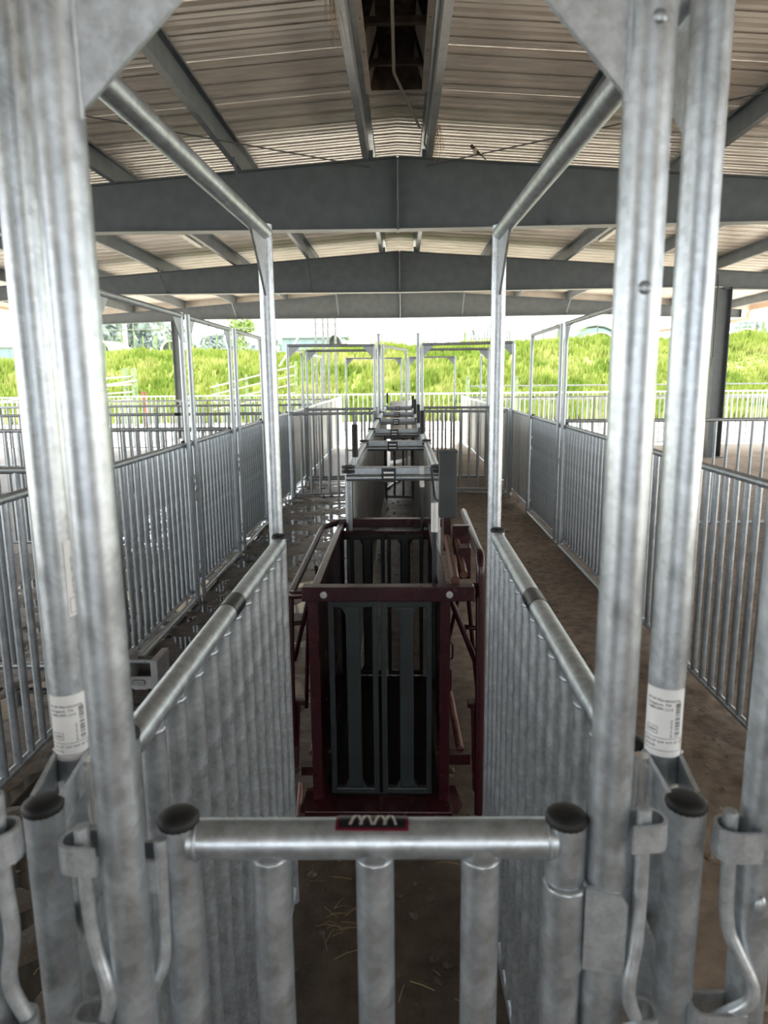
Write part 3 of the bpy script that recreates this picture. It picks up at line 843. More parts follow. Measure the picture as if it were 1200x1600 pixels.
# ================================================================== GREY CHUTE behind the scale
CXL, CXR = -0.24, 0.215
CY = [3.62, 5.18, 6.45, 8.15, 9.75, 11.9]
for k in range(5):
    for x, nm in ((CXL, 'wet'), (CXR, 'dry')):
        pen_panel('chute_wall', '%s sheeted wall of the grey chute on the %s lane side' % (ORD[k], nm), 'chute panel', (x, CY[k] + 0.03), (x, CY[k + 1] - 0.03), 'sheeted walls of the grey chute', sheet=True, caps=True, rr=0.021, soff=0.022 if nm == 'wet' else -0.022)
for k, y in enumerate(CY):
    t = thing('chute_crossbar', '%s cross bar frame over the grey chute, counted from the scale' % ORD[k], 'gate frame', (CXL, y, 0), 'cross bars over the grey chute')
    pipe('header_pipe', (CXL - 0.01, y - 0.03, 1.165), (CXR + 0.01, y - 0.03, 1.165), 0.017, 'galv_dull', t)
    box('header_channel', CXL - 0.0, CXR + 0.0, y - 0.01, y + 0.05, 1.17, 1.215, 'galv_dull', t, 0.003)
    mx = (CXL + CXR) / 2 - 0.02
    bd = box('maker_badge', mx - 0.036, mx + 0.036, y - 0.052, y - 0.046, 1.145, 1.215, 'badge', t, 0.001)
    for j in range(2):
        box('badge_mark', mx - 0.026, mx + 0.026, y - 0.0535, y - 0.052, 1.165 + j * 0.024, 1.174 + j * 0.024, 'badge_silver', bd)
    for x in (CXL, CXR):
        pipe('side_post', (x, y, 0), (x, y, 1.2), 0.02, 'galv_dull', t)
        for dz in (0.0, 0.022):
            pipe('clamp_ring', (x, y - 0.02, 1.19 + dz), (x, y - 0.02, 1.204 + dz), 0.034, 'cap', t, 14)
    # lever with black grip
    hx = CXL + 0.03 if k in (0, 5) else CXR - 0.03
    pipe('lever', (hx, y + 0.08, 1.15), (hx, y + 0.08, 1.30), 0.010, 'galv_dull', t, 8)
    pipe('lever_grip', (hx, y + 0.08, 1.26), (hx, y + 0.08, 1.43), 0.016, 'cap', t, 10)
pen_panel('slide_gate', 'low barred sliding gate inside the grey chute', 'gate', (-0.19, 9.6), (0.17, 9.6), None, spacing=0.11, z1=0.88, caps=False, mat='galv_dull')
# curved white sheet at the far end of the chute
cv = []; cf = []
for i in range(13):
    a = i / 12 * PI / 2
    x = -0.2 + 0.5 * math.sin(a); y = 14.2 + 2.4 * (1 - math.cos(a))
    cv += [(x, y, 0.05), (x, y, 1.22)]
for i in range(12): cf.append((2 * i, 2 * i + 2, 2 * i + 3, 2 * i + 1))
o = link('curved_sheet', mesh_from('curved_sheet', cv, cf, True), 'whiteroof')
sm = o.modifiers.new('thick', 'SOLIDIFY'); sm.thickness = 0.01
tag(o, 'curved pale sheet wall at the far end of the chute', 'chute panel')

# ================================================================== LIVESTOCK SCALE (maroon crate)
sc = thing('livestock_scale', 'maroon steel livestock scale crate with dark grey barred gates', 'livestock scale', (-0.05, 2.42, 0))
X0, X1, Y0, Y1 = -0.287, 0.187, 2.43, 3.62
ZT = 0.935
# base
box('base_sill', -0.33, 0.215, 2.36, 2.47, 0.035, 0.095, 'maroon', sc, 0.004)
box('base_sill', -0.33, 0.215, 3.56, 3.66, 0.035, 0.095, 'maroon', sc, 0.004)
for x in (X0, X1):
    box('base_runner', x - 0.022, x + 0.022, 2.45, 3.58, 0.035, 0.10, 'maroon', sc, 0.004)
plate('corner_plate', [(0.12, 2.37, 0.10), (0.235, 2.37, 0.085), (0.255, 2.42, 0.085), (0.235, 2.52, 0.10), (0.12, 2.52, 0.11)], 0.006, (0, 0, 1), 'maroon', sc)
plate('corner_plate', [(-0.345, 2.37, 0.085), (-0.22, 2.37, 0.10), (-0.22, 2.52, 0.11), (-0.34, 2.50, 0.10)], 0.006, (0, 0, 1), 'maroon', sc)
# ribbed mat floor
mt_ = box('floor_mat', X0 + 0.02, X1 - 0.02, 2.48, 3.56, 0.075, 0.10, 'mat', sc)
for i in range(10):
    x = X0 + 0.05 + i * 0.041
    box('mat_rib', x - 0.008, x + 0.008, 2.49, 3.55, 0.10, 0.108, 'mat', mt_)
# posts
for x in (X0, X1):
    for y in (Y0 + 0.02, Y1 - 0.02):
        box('corner_post', x - 0.019, x + 0.019, y - 0.019, y + 0.019, 0.09, ZT - 0.03, 'maroon', sc, 0.003)
# top bars
tb = box('front_top_bar', -0.322, 0.288, 2.40, 2.452, 0.887, 0.94, 'maroon', sc, 0.004)
for x in (-0.243, 0.2):
    pipe('carriage_bolt', (x, 2.40, 0.915), (x, 2.392, 0.915), 0.0125, 'bolt', sc, 16)
    pipe('bolt_nut', (x, 2.393, 0.915), (x, 2.386, 0.915), 0.007, 'bolt', sc, 6)
box('rear_top_bar', -0.30, 0.24, 3.61, 3.66, 0.90, 0.945, 'maroon', sc, 0.004)
box('rear_lower_bar', -0.285, 0.19, 3.57, 3.60, 0.845, 0.89, 'maroon', sc, 0.004)
box('side_top_rail', X0 - 0.008, X0 + 0.022, 2.452, 3.61, 0.895, 0.93, 'maroon', sc, 0.004)
box('side_top_rail', X1 - 0.022, X1 + 0.008, 2.452, 3.61, 0.895, 0.93, 'maroon', sc, 0.004)
for x, nm in ((X0, 'side_sheet'), (X1, 'side_sheet')):
    box(nm, x - 0.003, x + 0.003, 2.47, 3.58, 0.10, 0.90, 'maroon', sc)
# double gates front and rear
def crate_gate(y, nm):
    for (a, b) in ((X0 + 0.05, -0.056), (-0.044, X1 - 0.045)):
        g = box('gate_leaf', a, a + 0.020, y - 0.014, y + 0.014, 0.108, 0.872, 'dkgrey', sc, 0.004)
        box('inner_stile', b - 0.020, b, y - 0.014, y + 0.014, 0.108, 0.872, 'dkgrey', g, 0.004)
        box('leaf_top_rail', a, b, y - 0.013, y + 0.013, 0.848, 0.872, 'dkgrey', g, 0.004)
        box('leaf_bottom_rail', a, b, y - 0.013, y + 0.013, 0.108, 0.132, 'dkgrey', g, 0.004)
        c = (a + b) / 2
        box('center_slat', c - 0.026, c + 0.026, y - 0.012, y + 0.012, 0.132, 0.850, 'dkgrey', g, 0.008)
        for zz, sg in ((0.848, -1), (0.132, 1)):
            for s in (-1, 1):
                plate('slat_fillet', [(c + s * 0.025, y, zz), (c + s * 0.042, y, zz), (c + s * 0.025, y, zz + sg * 0.03)], 0.02, (0, 1, 0), 'dkgrey', g)
crate_gate(2.468, 'front'); crate_gate(3.575, 'rear')
# guard pipes and side linkage, wet-lane side
bent('guard_pipe', [(-0.315, 2.43, 0.905), (-0.372, 2.45, 0.895), (-0.375, 3.55, 0.915), (-0.29, 3.64, 0.925)], 0.0145, 'maroon', sc, 0.07, 12)
bent('guard_pipe', [(-0.372, 2.47, 0.89), (-0.378, 2.46, 0.55), (-0.378, 2.47, 0.30)], 0.012, 'maroon', sc, 0.05)
pipe('link_rod', (-0.305, 2.46, 0.88), (-0.375, 2.52, 0.62), 0.009, 'maroon', sc, 8)
pipe('link_rod', (-0.31, 2.5, 0.88), (-0.35, 2.62, 0.38), 0.008, 'maroon', sc, 8)
pipe('link_rod', (-0.385, 2.47, 0.78), (-0.325, 2.49, 0.78), 0.008, 'maroon', sc, 8)
pipe('link_rod', (-0.33, 2.9, 0.88), (-0.36, 3.3, 0.55), 0.008, 'maroon', sc, 8)
box('leg_bracket', -0.40, -0.335, 2.50, 2.53, 0.445, 0.465, 'maroon', sc, 0.003)
bar_between('leg', (-0.372, 2.515, 0.45), (-0.385, 2.50, 0.19), 0.03, 0.03, 'maroon', sc)
pipe('lower_brace', (-0.33, 2.62, 0.18), (-0.29, 3.3, 0.32), 0.016, 'maroon_worn', sc, 12)
bar_between('side_stub', (-0.36, 2.52, 0.175), (-0.285, 2.52, 0.175), 0.04, 0.04, 'maroon', sc)
pipe('axle_link', (-0.355, 2.46, 0.15), (-0.36, 2.40, 0.05), 0.012, 'maroon_worn', sc, 8)
plate('foot', [(-0.375, 2.38, 0.02), (-0.335, 2.38, 0.02), (-0.335, 2.5, 0.02), (-0.375, 2.5, 0.02)], 0.02, (0, 0, 1), 'maroon', sc)
# dry-lane side: upright tube bending over to a rail, diagonal linkage
bent('guard_pipe', [(0.320, 2.45, 0.03), (0.313, 2.45, 1.04), (0.350, 3.60, 0.985)], 0.0165, 'maroon', sc, 0.07, 12)
pipe('link_rod', (0.205, 2.455, 0.89), (0.315, 2.48, 0.60), 0.011, 'maroon', sc, 10)
pipe('link_rod', (0.25, 2.50, 0.76), (0.325, 2.46, 0.765), 0.009, 'maroon', sc, 8)
pipe('link_rod', (0.275, 2.50, 0.88), (0.325, 2.6, 0.46), 0.008, 'maroon', sc, 8)
pipe('link_rod', (0.255, 2.6, 0.88), (0.22, 2.75, 0.6), 0.008, 'maroon', sc, 8)
pipe('link_rod', (0.30, 2.55, 0.90), (0.345, 2.95, 0.72), 0.013, 'maroon', sc, 10)
box('leg_bracket', 0.275, 0.35, 2.46, 2.50, 0.455, 0.475, 'maroon', sc, 0.003)
bar_between('leg', (0.305, 2.48, 0.46), (0.315, 2.47, 0.12), 0.034, 0.034, 'maroon', sc)
pipe('lower_brace', (0.262, 2.62, 0.20), (0.225, 3.35, 0.33), 0.016, 'maroon_worn', sc, 12)
bar_between('side_stub', (0.215, 2.60, 0.18), (0.30, 2.60, 0.18), 0.045, 0.045, 'maroon', sc)
box('side_stub_bracket', 0.20, 0.25, 2.94, 2.98, 0.30, 0.40, 'maroon', sc, 0.003)
bent('tie_ring', [(0.205, 2.70, 0.62), (0.235, 2.70, 0.62), (0.235, 2.70, 0.55), (0.205, 2.70, 0.55)], 0.004, 'maroon', sc, 0.012, 8)
# rusty operating tubes on top of the dry side
pipe('operating_tube', (0.225, 2.47, 0.945), (0.235, 3.18, 0.965), 0.017, 'maroon_worn', sc, 12)
pipe('operating_tube', (0.268, 2.60, 0.93), (0.272, 3.20, 0.975), 0.015, 'maroon_worn', sc, 12)
box('operating_bracket', 0.262, 0.312, 2.78, 2.86, 0.86, 0.99, 'maroon', sc, 0.004)
box('operating_bracket', 0.255, 0.33, 3.02, 3.06, 0.90, 1.03, 'maroon', sc, 0.004)
# levers
def lever(x, y, z0, nm):
    lv = pipe('lever', (x, y, z0), (x, y, 1.125), 0.0085, 'dkgrey', sc, 10)
    pipe('lever_grip', (x, y, 1.115), (x, y, 1.222), 0.0125, 'white_grip', lv, 14)
lever(0.152, 2.515, 0.55, 'front'); lever(0.137, 3.60, 0.80, 'rear')
# tall slate-grey cover box
cb = box('cylinder_cover', 0.198, 0.274, 3.07, 3.14, 1.055, 1.345, 'greybox', sc, 0.004)
box('cover_lid', 0.195, 0.277, 3.066, 3.144, 1.342, 1.352, 'greybox', cb, 0.002)
pipe('cover_screw', (0.236, 3.068, 1.325), (0.236, 3.064, 1.325), 0.005, 'conduit', cb, 8)
bar_between('cover_mount', (0.236, 3.105, 0.90), (0.236, 3.105, 1.056), 0.03, 0.03, 'maroon', cb)
bent('air_hose', [(0.205, 3.13, 1.12), (0.19, 3.30, 1.10), (0.18, 3.5, 1.22)], 0.006, 'conduit', cb, 0.05, 8)

# ================================================================== FRONT CHUTE: arch frames and panels beside the camera
FL = (-0.238, 0.612); FRp = (0.246, 0.660)
ff = thing('alley_arch', 'galvanized arch frame straddling the alley gate, closest to the camera', 'gate frame', (0, 0.64, 0))
HT = 2.055
for p in (FL, FRp):
    pipe('post', (*p, 0.0), (*p, HT + R), R, 'galv', ff, 28)
pipe('header_rail', (*FL, HT), (*FRp, HT), R, 'galv', ff, 24)
dv = (Vector((*FRp, 0)) - Vector((*FL, 0))).normalized(); nv = (-dv.y, dv.x, 0)
for p, s, zt in ((FL, 1, 1.872), (FRp, -1, 1.892)):
    e = dv * s
    q0 = Vector((*p, 0)) + e * (R * 0.9)
    g = 2.055 - R - zt
    plate('gusset', [q0 + Vector((0, 0, zt)), q0 + e * g + Vector((0, 0, HT - R)), q0 + e * g + Vector((0, 0, HT)), q0 + Vector((0, 0, HT))], 0.006, nv, 'strap', ff)
    for zz in ((1.735, 1.945) if s < 0 else ()):
        weld((p[0] + 0.0, p[1] - R, zz), 0.006, ff, 1, 0.4, 1)
    # weld bead along the gusset edge
    bent('weld_seam', [q0 + Vector((0, -0.003, zt - 0.005)), q0 + Vector((0.001, -0.004, zt + 0.08)), q0 + Vector((0, -0.003, HT - 0.02))], 0.0035, 'strap', ff, 0.02, 8)
# strap loops and pins on the arch posts
a = PI - 0.05
strap('latch_strap', (FL[0] - R * 0.7, FL[1] - 0.012), a, 0.036, 0.0125, 1.203, 1.232, 'strap', ff)
strap('latch_strap', (FL[0] - R * 0.7, FL[1] - 0.012), a, 0.040, 0.0135, 1.005, 1.038, 'strap', ff)
bent('locking_pin', [(-0.270, 0.60, 1.245), (-0.270, 0.60, 1.15), (-0.266, 0.60, 1.11), (-0.251, 0.592, 1.062), (-0.270, 0.60, 1.018)], 0.0072, 'strap', ff, 0.025, 12)
a = 0.12
strap('latch_strap', (FRp[0] + R * 0.7, FRp[1] - 0.014), a, 0.036, 0.0125, 1.197, 1.226, 'strap', ff)
strap('latch_strap', (FRp[0] + R * 0.7, FRp[1] - 0.014), a, 0.040, 0.0135, 0.965, 1.000, 'strap', ff)
bent('locking_pin', [(0.276, 0.645, 1.238), (0.277, 0.645, 1.13), (0.274, 0.64, 1.085), (0.264, 0.632, 1.035), (0.284, 0.645, 0.985)], 0.0072, 'strap', ff, 0.025, 12)
# faint hinge plate on the post
plate('hinge_plate', [(0.222, 0.645, 1.055), (0.258, 0.638, 1.055), (0.262, 0.637, 1.065), (0.262, 0.637, 1.135), (0.255, 0.638, 1.145), (0.222, 0.645, 1.15)], 0.006, (0.15, 1, 0), 'strap', ff)

# alley gate
GLp = (-0.197, 0.658); GRp = (0.204, 0.664)
ag = thing('alley_gate', 'low galvanized pipe gate across the alley with a black maker badge', 'gate', (0, 0.66, 0))
ZR = 1.1915
for p in (GLp, GRp):
    pipe('end_post', (*p, 0.06), (*p, 1.213), R, 'galv', ag, 28)
    cap((*p, 1.213), R, ag)
pipe('top_rail', (GLp[0] + R * 0.55, GLp[1], ZR), (GRp[0] - R * 0.55, GRp[1], ZR), R * 0.985, 'galv', ag, 28)
pipe('bottom_rail', (*GLp, 0.085), (*GRp, 0.085), R, 'galv', ag, 20)
for x in (-0.103, 0.006, 0.116):
    pipe('bar', (x, 0.661, 0.085), (x, 0.661, ZR), 0.0198, 'galv', ag, 28)
    weld((x, 0.659, ZR - R * 0.95), 0.0212, ag, 1, 1.0, 0.25)
for p, s in ((GLp, 1), (GRp, -1)):
    weld((p[0] + s * R * 0.95, p[1] - 0.003, ZR), 0.0212, ag, 0.18, 1.0, 1.0)
# hinge sleeve on the dry side post
pipe('hinge_sleeve', (*GRp, 1.045), (*GRp, 1.142), 0.0232, 'galv', ag, 28)
weld((GRp[0], GRp[1] - 0.004, 1.142), 0.0238, ag, 1, 1, 0.22)
plate('sleeve_web', [(0.222, 0.655, 1.05), (0.236, 0.65, 1.05), (0.236, 0.65, 1.14), (0.222, 0.655, 1.15)], 0.008, (0.2, 1, 0), 'strap', ag)
# latch strap and pin on the wet side post
strap('latch_strap', (GLp[0] - R * 0.6, GLp[1] - 0.016), PI - 0.1, 0.030, 0.0125, 1.152, 1.188, 'strap', ag)
bent('locking_pin', [(-0.2085, 0.634, 1.208), (-0.210, 0.634, 1.14), (-0.2115, 0.632, 1.07), (-0.222, 0.628, 1.045), (-0.262, 0.62, 0.975), (-0.262, 0.62, 0.90)], 0.0066, 'strap', ag, 0.03, 12)
# maker badge wrapped over the top of the rail
def rail_patch(name, x0, x1, a0, a1, rr, mat, parent, nx=2, na=10):
    """curved patch on the alley gate rail: angle 0 faces the camera (-y), 90 is straight up"""
    v = []; f = []
    for i in range(nx):
        x = x0 + (x1 - x0) * i / (nx - 1)
        for k in range(na):
            a = a0 + (a1 - a0) * k / (na - 1)
            v.append((x, 0.661 - rr * math.cos(a), ZR + rr * math.sin(a)))
    for i in range(nx - 1):
        for k in range(na - 1):
            q = i * na + k; f.append((q, q + na, q + na + 1, q + 1))
    return link(name, mesh_from(name, v, f, True), mat, parent)
D = math.radians
bdg = rail_patch('maker_badge', -0.0335, 0.0415, D(54), D(150), R + 0.0006, 'badge_red', ag)
rail_patch('badge_face', -0.0305, 0.0385, D(61), D(143), R + 0.0009, 'badge', bdg)
def badge_stroke(pts_uv, w):
    # pts in (x, angle) -> thin quad strip on the cylinder
    v = []; f = []
    for (x, a) in pts_uv:
        for s in (-w, w):
            v.append((x + s, 0.661 - (R + 0.0013) * math.cos(a), ZR + (R + 0.0013) * math.sin(a)))
    n = len(pts_uv)
    for i in range(n - 1): f.append((2 * i, 2 * i + 1, 2 * i + 3, 2 * i + 2))
    link('badge_letter_stroke', mesh_from('badge_letter_stroke', v, f), 'badge_silver', bdg)
def seg_uv(x0, a0, x1, a1, w):
    badge_stroke([(x0 + (x1 - x0) * k / 5, D(a0 + (a1 - a0) * k / 5)) for k in range(6)], w)
for ox in (-0.0185, 0.006):
    seg_uv(ox, 70, ox + 0.0065, 130, 0.0016); seg_uv(ox + 0.0065, 130, ox + 0.012, 70, 0.0012)
    seg_uv(ox + 0.0105, 70, ox + 0.0165, 130, 0.0016); seg_uv(ox + 0.0165, 130, ox + 0.0225, 70, 0.0012)

# long arch frames over each side of the chute (posts beside the camera carry paper labels)
def side_arch(lab, s, x_near, x_far, y0, y1, stub):
    t = thing('chute_arch', lab, 'gate frame', (x_near, y0, 0), 'arch frames along the chute sides')
    pipe('post', (x_near, y0, 0), (x_near, y0, HT + R), R, 'galv', t, 28)
    pipe('post', (x_far, y1, 0), (x_far, y1, HT + R), R, 'galv', t, 24)
    pipe('header_rail', (x_near, y0, HT), (x_far, y1, HT), R, 'galv', t, 24)
    pipe('ground_rail', (x_near, y0, 0.03), (x_far, y1, 0.03), R, 'galv', t, 20)
    d = (Vector((x_far, y1, 0)) - Vector((x_near, y0, 0))).normalized(); n = (-d.y, d.x, 0)
    for (px, py, sg) in ((x_near, y0, 1), (x_far, y1, -1)):
        e = d * sg; q = Vector((px, py, 0)) + e * R * 0.8; g = 0.15
        plate('gusset', [q + Vector((0, 0, HT - R - g)), q + e * g + Vector((0, 0, HT - R)), q + e * g + Vector((0, 0, HT)), q + Vector((0, 0, HT))], 0.006, n, 'strap', t)
    # capped stub post with hinge straps
    sx, sy = stub
    pipe('stub_post', (sx, sy, 0.05), (sx, sy, 1.213), R, 'galv', t, 28)
    cap((sx, sy, 1.213), R, t)
    for zz in (1.185, 0.985):
        plate('hinge_strap', [(sx - s * R * 0.75, sy + 0.008, zz), (x_near - s * R * 1.0, y0 - 0.004, zz), (x_near - s * R * 1.0, y0 - 0.004, zz + 0.036), (sx - s * R * 0.75, sy + 0.008, zz + 0.036)], 0.005, (1, 0.2 * s, 0), 'strap', t)
        plate('hinge_strap', [(sx + s * R * 0.75, sy + 0.008, zz), (x_near + s * R * 0.9, y0 - 0.004, zz), (x_near + s * R * 0.9, y0 - 0.004, zz + 0.036), (sx + s * R * 0.75, sy + 0.008, zz + 0.036)], 0.005, (1, 0, 0), 'strap', t)
        weld((x_near - s * R * 1.0, y0 - 0.004, zz + 0.036), 0.005, t)
        weld((x_near + s * R * 0.9, y0 - 0.004, zz + 0.036), 0.005, t)
    pipe('hinge_bolt', (sx - s * 0.03, sy + 0.055, 1.16), (sx - s * 0.03, sy + 0.055, 1.238), 0.0085, 'bolt', t, 12)
    return t
saL = side_arch('galvanized arch frame along the wet lane side of the chute', -1, -0.367, -0.335, 0.79, 2.03, (-0.350, 0.680))
saR = side_arch('galvanized arch frame along the dry lane side of the chute', 1, 0.346, 0.311, 0.79, 2.09, (0.337, 0.692))

pen_panel('chute_side_fence', 'close-set upright pipe panel of the chute on the wet lane side', 'chute panel', (-0.322, 0.83), (-0.319, 1.985), 'pipe panels of the chute', spacing=0.098, rb=0.0195, mat='galv', seg=20, badge=True, welds=True)
pen_panel('chute_side_fence', 'close-set upright pipe panel of the chute on the dry lane side', 'chute panel', (0.313, 0.815), (0.318, 2.06), 'pipe panels of the chute', spacing=0.098, rb=0.0195, mat='galv', seg=20, badge=True, welds=True)

# neighbouring posts at the picture's edges with their straps and pins
def edge_post(lab, x, y, s, zs, pinpts):
    t = thing('fence_post', lab, 'post', (x, y, 0), 'posts beside the camera')
    pipe('post_tube', (x, y, 0), (x, y, 2.1), R, 'galv', t, 28)
    for (z0, z1, L) in zs:
        strap('latch_strap', (x - s * R * 0.5, y - 0.012), PI if s > 0 else 0.0, L, 0.0135, z0, z1, 'strap', t)
    bent('locking_pin', pinpts, 0.0074, 'strap', t, 0.025, 12)
    weld((x - s * 0.004, y - R, 1.11), 0.012, t, 0.6, 0.4, 1.2)
    return t
edge_post('galvanized post with locking pin at the dry lane corner', 0.4135, 0.685, 1, [(1.168, 1.202, 0.040), (0.945, 0.985, 0.052)],
          [(0.376, 0.675, 1.216), (0.380, 0.675, 1.10), (0.383, 0.672, 1.075), (0.414, 0.655, 1.008), (0.376, 0.672, 0.965)])
edge_post('galvanized post with locking pin at the wet lane corner', -0.376, 0.598, -1, [(1.222, 1.254, 0.040), (1.01, 1.045, 0.036)],
          [(-0.343, 0.59, 1.285), (-0.345, 0.59, 1.20), (-0.341, 0.59, 1.135), (-0.351, 0.585, 1.085), (-0.337, 0.59, 1.04)])

# paper labels wrapped on the posts
def text_mesh(txt, size):
    cu = bpy.data.curves.new('txt', 'FONT'); cu.body = txt; cu.size = size; cu.resolution_u = 2
    o = bpy.data.objects.new('txt', cu); COL.objects.link(o)
    bpy.context.view_layer.update()
    dg = bpy.context.evaluated_depsgraph_get()
    me = bpy.data.meshes.new_from_object(o.evaluated_get(dg))
    bpy.data.objects.remove(o); bpy.data.curves.remove(cu)
    me.materials.clear()
    return me
def wrap(p, r, a_mid, u, z):  # u metres around, counted to the right as seen from outside
    a = a_mid + u / r
    return Vector((p[0] + r * math.cos(a), p[1] + r * math.sin(a), z))
def cyl_patch(name, p, r, a_mid, u0, u1, z0, z1, mat, parent, n=14):
    v = []; f = []
    for i in range(n + 1):
        u = u0 + (u1 - u0) * i / n
        v += [wrap(p, r, a_mid, u, z0), wrap(p, r, a_mid, u, z1)]
    for i in range(n): f.append((2 * i, 2 * i + 2, 2 * i + 3, 2 * i + 1))
    c = Vector((p[0], p[1], z0)); v = [q - c for q in v]
    return link(name, mesh_from(name, v, f, True), mat, parent, c)
def cyl_text(txt, size, p, r, a_mid, u, z, parent, rot=False, mat='ink'):
    me = text_mesh(txt, size)
    c = Vector((p[0], p[1], z))
    for v in me.vertices:
        x, y = v.co.x, v.co.y
        if rot: x, y = -y, x
        v.co = wrap(p, r, a_mid, u + x, z + y) - c
    link('label_text', me, mat, parent, c)
def outline(p, r, am, u0, u1, z0, z1, parent, w=0.0005):
    cyl_patch('label_line', p, r, am, u0, u1, z0, z0 + w, 'ink', parent); cyl_patch('label_line', p, r, am, u0, u1, z1 - w, z1, 'ink', parent)
    cyl_patch('label_line', p, r, am, u0, u0 + w, z0, z1, 'ink', parent, 1); cyl_patch('label_line', p, r, am, u1 - w, u1, z0, z1, 'ink', parent, 1)
def paper_label(p, parent, z0, z1, am, half):
    H = z1 - z0
    lb = cyl_patch('paper_label', p, R + 0.0004, am, -half, half, z0, z1, 'label', parent, 20)
    tag(lb, 'white printed paper label with barcode')
    r = R + 0.0007
    cyl_text('W-W Manufacturing', 0.0048, p, r, am, -0.021, z0 + H * 0.82, lb)
    cyl_text('Livingston, TN', 0.0048, p, r, am, -0.021, z0 + H * 0.755, lb)
    cyl_text('1-800-999-1214', 0.0048, p, r, am, -0.021, z0 + H * 0.69, lb)
    outline(p, r, am, -0.021, -0.006, z0 + H * 0.335, z0 + H * 0.44, lb)
    cyl_text('U604', 0.0052, p, r, am, -0.0195, z0 + H * 0.365, lb)
    cyl_text('8X14-10A-A02', 0.0036, p, r, am, 0.0105, z0 + H * 0.30, lb, True)
    outline(p, r, am, -0.0235, 0.0235, z0 + H * 0.09, z0 + H * 0.28, lb)
    cyl_text('10A.5 8" GXF W/R 40" P.P', 0.0042, p, r, am, -0.0215, z0 + H * 0.205, lb)
    cyl_text('WOOD', 0.0042, p, r, am, -0.0215, z0 + H * 0.135, lb)
    rng = random.Random(3); z = z0 + H * 0.31
    while z < z0 + H * 0.80:
        w = rng.choice((0.0005, 0.0005, 0.0010, 0.0016)); cyl_patch('barcode_line', p, r, am, 0.0135, 0.0205, z, z + w, 'ink', lb, 2); z += w + rng.choice((0.0006, 0.0009, 0.0013))
paper_label((0.346, 0.79), saR, 1.222, 1.306, math.atan2(-0.79, 0.037 - 0.346) - 0.03, 0.0262)
paper_label((-0.367, 0.79), saL, 1.214, 1.297, math.atan2(-0.79, 0.037 + 0.367) - 0.18, 0.0262)
# second narrow label on the wet-side post, turned away
am = math.atan2(-0.79, 0.037 + 0.367) + 0.95
lb = cyl_patch('paper_label', (-0.367, 0.79), R + 0.0004, am, -0.010, 0.016, 1.392, 1.482, 'label', saL, 10)
tag(lb, 'narrow white printed label turned away')
cyl_text('W-W Mfg. 1-800-999', 0.0050, (-0.367, 0.79), R + 0.0007, am, 0.0005, 1.418, lb, True, 'grey_ink')
outline((-0.367, 0.79), R + 0.0007, am, -0.008, 0.004, 1.396, 1.414, lb)

# ================================================================== SMALL THINGS ON THE GROUND
bl = thing('load_bar_box', 'pale grey plastic box with a square opening, standing by the wet lane fence', 'box', (-1.41, 3.66, 0))
bx0, bx1, by0, by1, bz = -1.515, -1.300, 3.60, 3.80, 0.168
box('side_wall', bx0, bx0 + 0.04, by0, by1, 0.0, bz, 'block', bl, 0.006)
box('side_wall', bx1 - 0.04, bx1, by0, by1, 0.0, bz, 'block', bl, 0.006)
fp = box('front_wall', bx0 + 0.035, bx1 - 0.035, by0 + 0.001, by0 + 0.02, 0.0, 0.075, 'block', bl, 0.004)
box('floor_tray', bx0 + 0.03, bx1 - 0.03, by0 + 0.02, by1, 0.0, 0.025, 'block_dark', bl)
box('back_wall', bx0 + 0.03, bx1 - 0.03, by1 - 0.02, by1, 0.0, 0.12, 'block_dark', bl, 0.003)
pipe('top_bar', (bx0 + 0.035, by0 + 0.03, bz - 0.014), (bx1 - 0.035, by0 + 0.03, bz - 0.014), 0.011, 'galv', bl)
# raised oval nameplate on the front
ov = []; 
for i in range(20):
    a = 2 * PI * i / 20; sx = 0.022 if math.cos(a) > 0 else -0.022
    ov.append((-1.408 + sx + 0.016 * math.cos(a), by0 - 0.0005, 0.044 + 0.017 * math.sin(a)))
plate('oval_badge', ov, 0.004, (0, 1, 0), 'block_dark', fp)
plate('oval_face', [(-1.408 + (p[0] + 1.408) * 0.88, by0 - 0.0025, 0.044 + (p[2] - 0.044) * 0.80) for p in ov], 0.004, (0, 1, 0), 'block', fp)
me = text_mesh('Gallagher', 0.016)
for v in me.vertices: v.co = Vector((v.co.x - 1.441, by0 - 0.0050, v.co.y + 0.039))
link('oval_lettering', me, 'grey_ink', fp)

# straw scraps and clods: uncountable litter
sv = []; sf = []
def scrap(x, y, z, L, a, w=0.002):
    dx, dy = math.cos(a) * L / 2, math.sin(a) * L / 2; nx_, ny_ = -math.sin(a) * w, math.cos(a) * w
    b0 = len(sv); h = 0.004 + random.random() * 0.006
    sv.extend([(x - dx - nx_, y - dy - ny_, z + 0.002), (x - dx + nx_, y - dy + ny_, z + 0.002), (x + nx_, y + ny_, z + h), (x - nx_, y - ny_, z + h), (x + dx + nx_, y + dy + ny_, z + 0.003), (x + dx - nx_, y + dy - ny_, z + 0.003)])
    sf.extend([(b0, b0 + 1, b0 + 2, b0 + 3), (b0 + 3, b0 + 2, b0 + 4, b0 + 5)])
def gz(x, y):
    p = Vector((x, y, 0))
    z = 0.012 * noise.noise(p * 2.1) + 0.014 * noise.noise(p * 6.3 + Vector((3, 1, 0))) + 0.007 * noise.noise(p * 17) + (0.012 if x > -0.2 else 0)
    return z * (0.7 if -0.5 < x < 0.5 else 1)
for _ in range(420):
    x = random.uniform(-1.5, 1.5); y = random.uniform(1.2, 9)
    scrap(x, y, gz(x, y) + 0.004, random.uniform(0.03, 0.09), random.random() * PI, random.uniform(0.0008, 0.002))
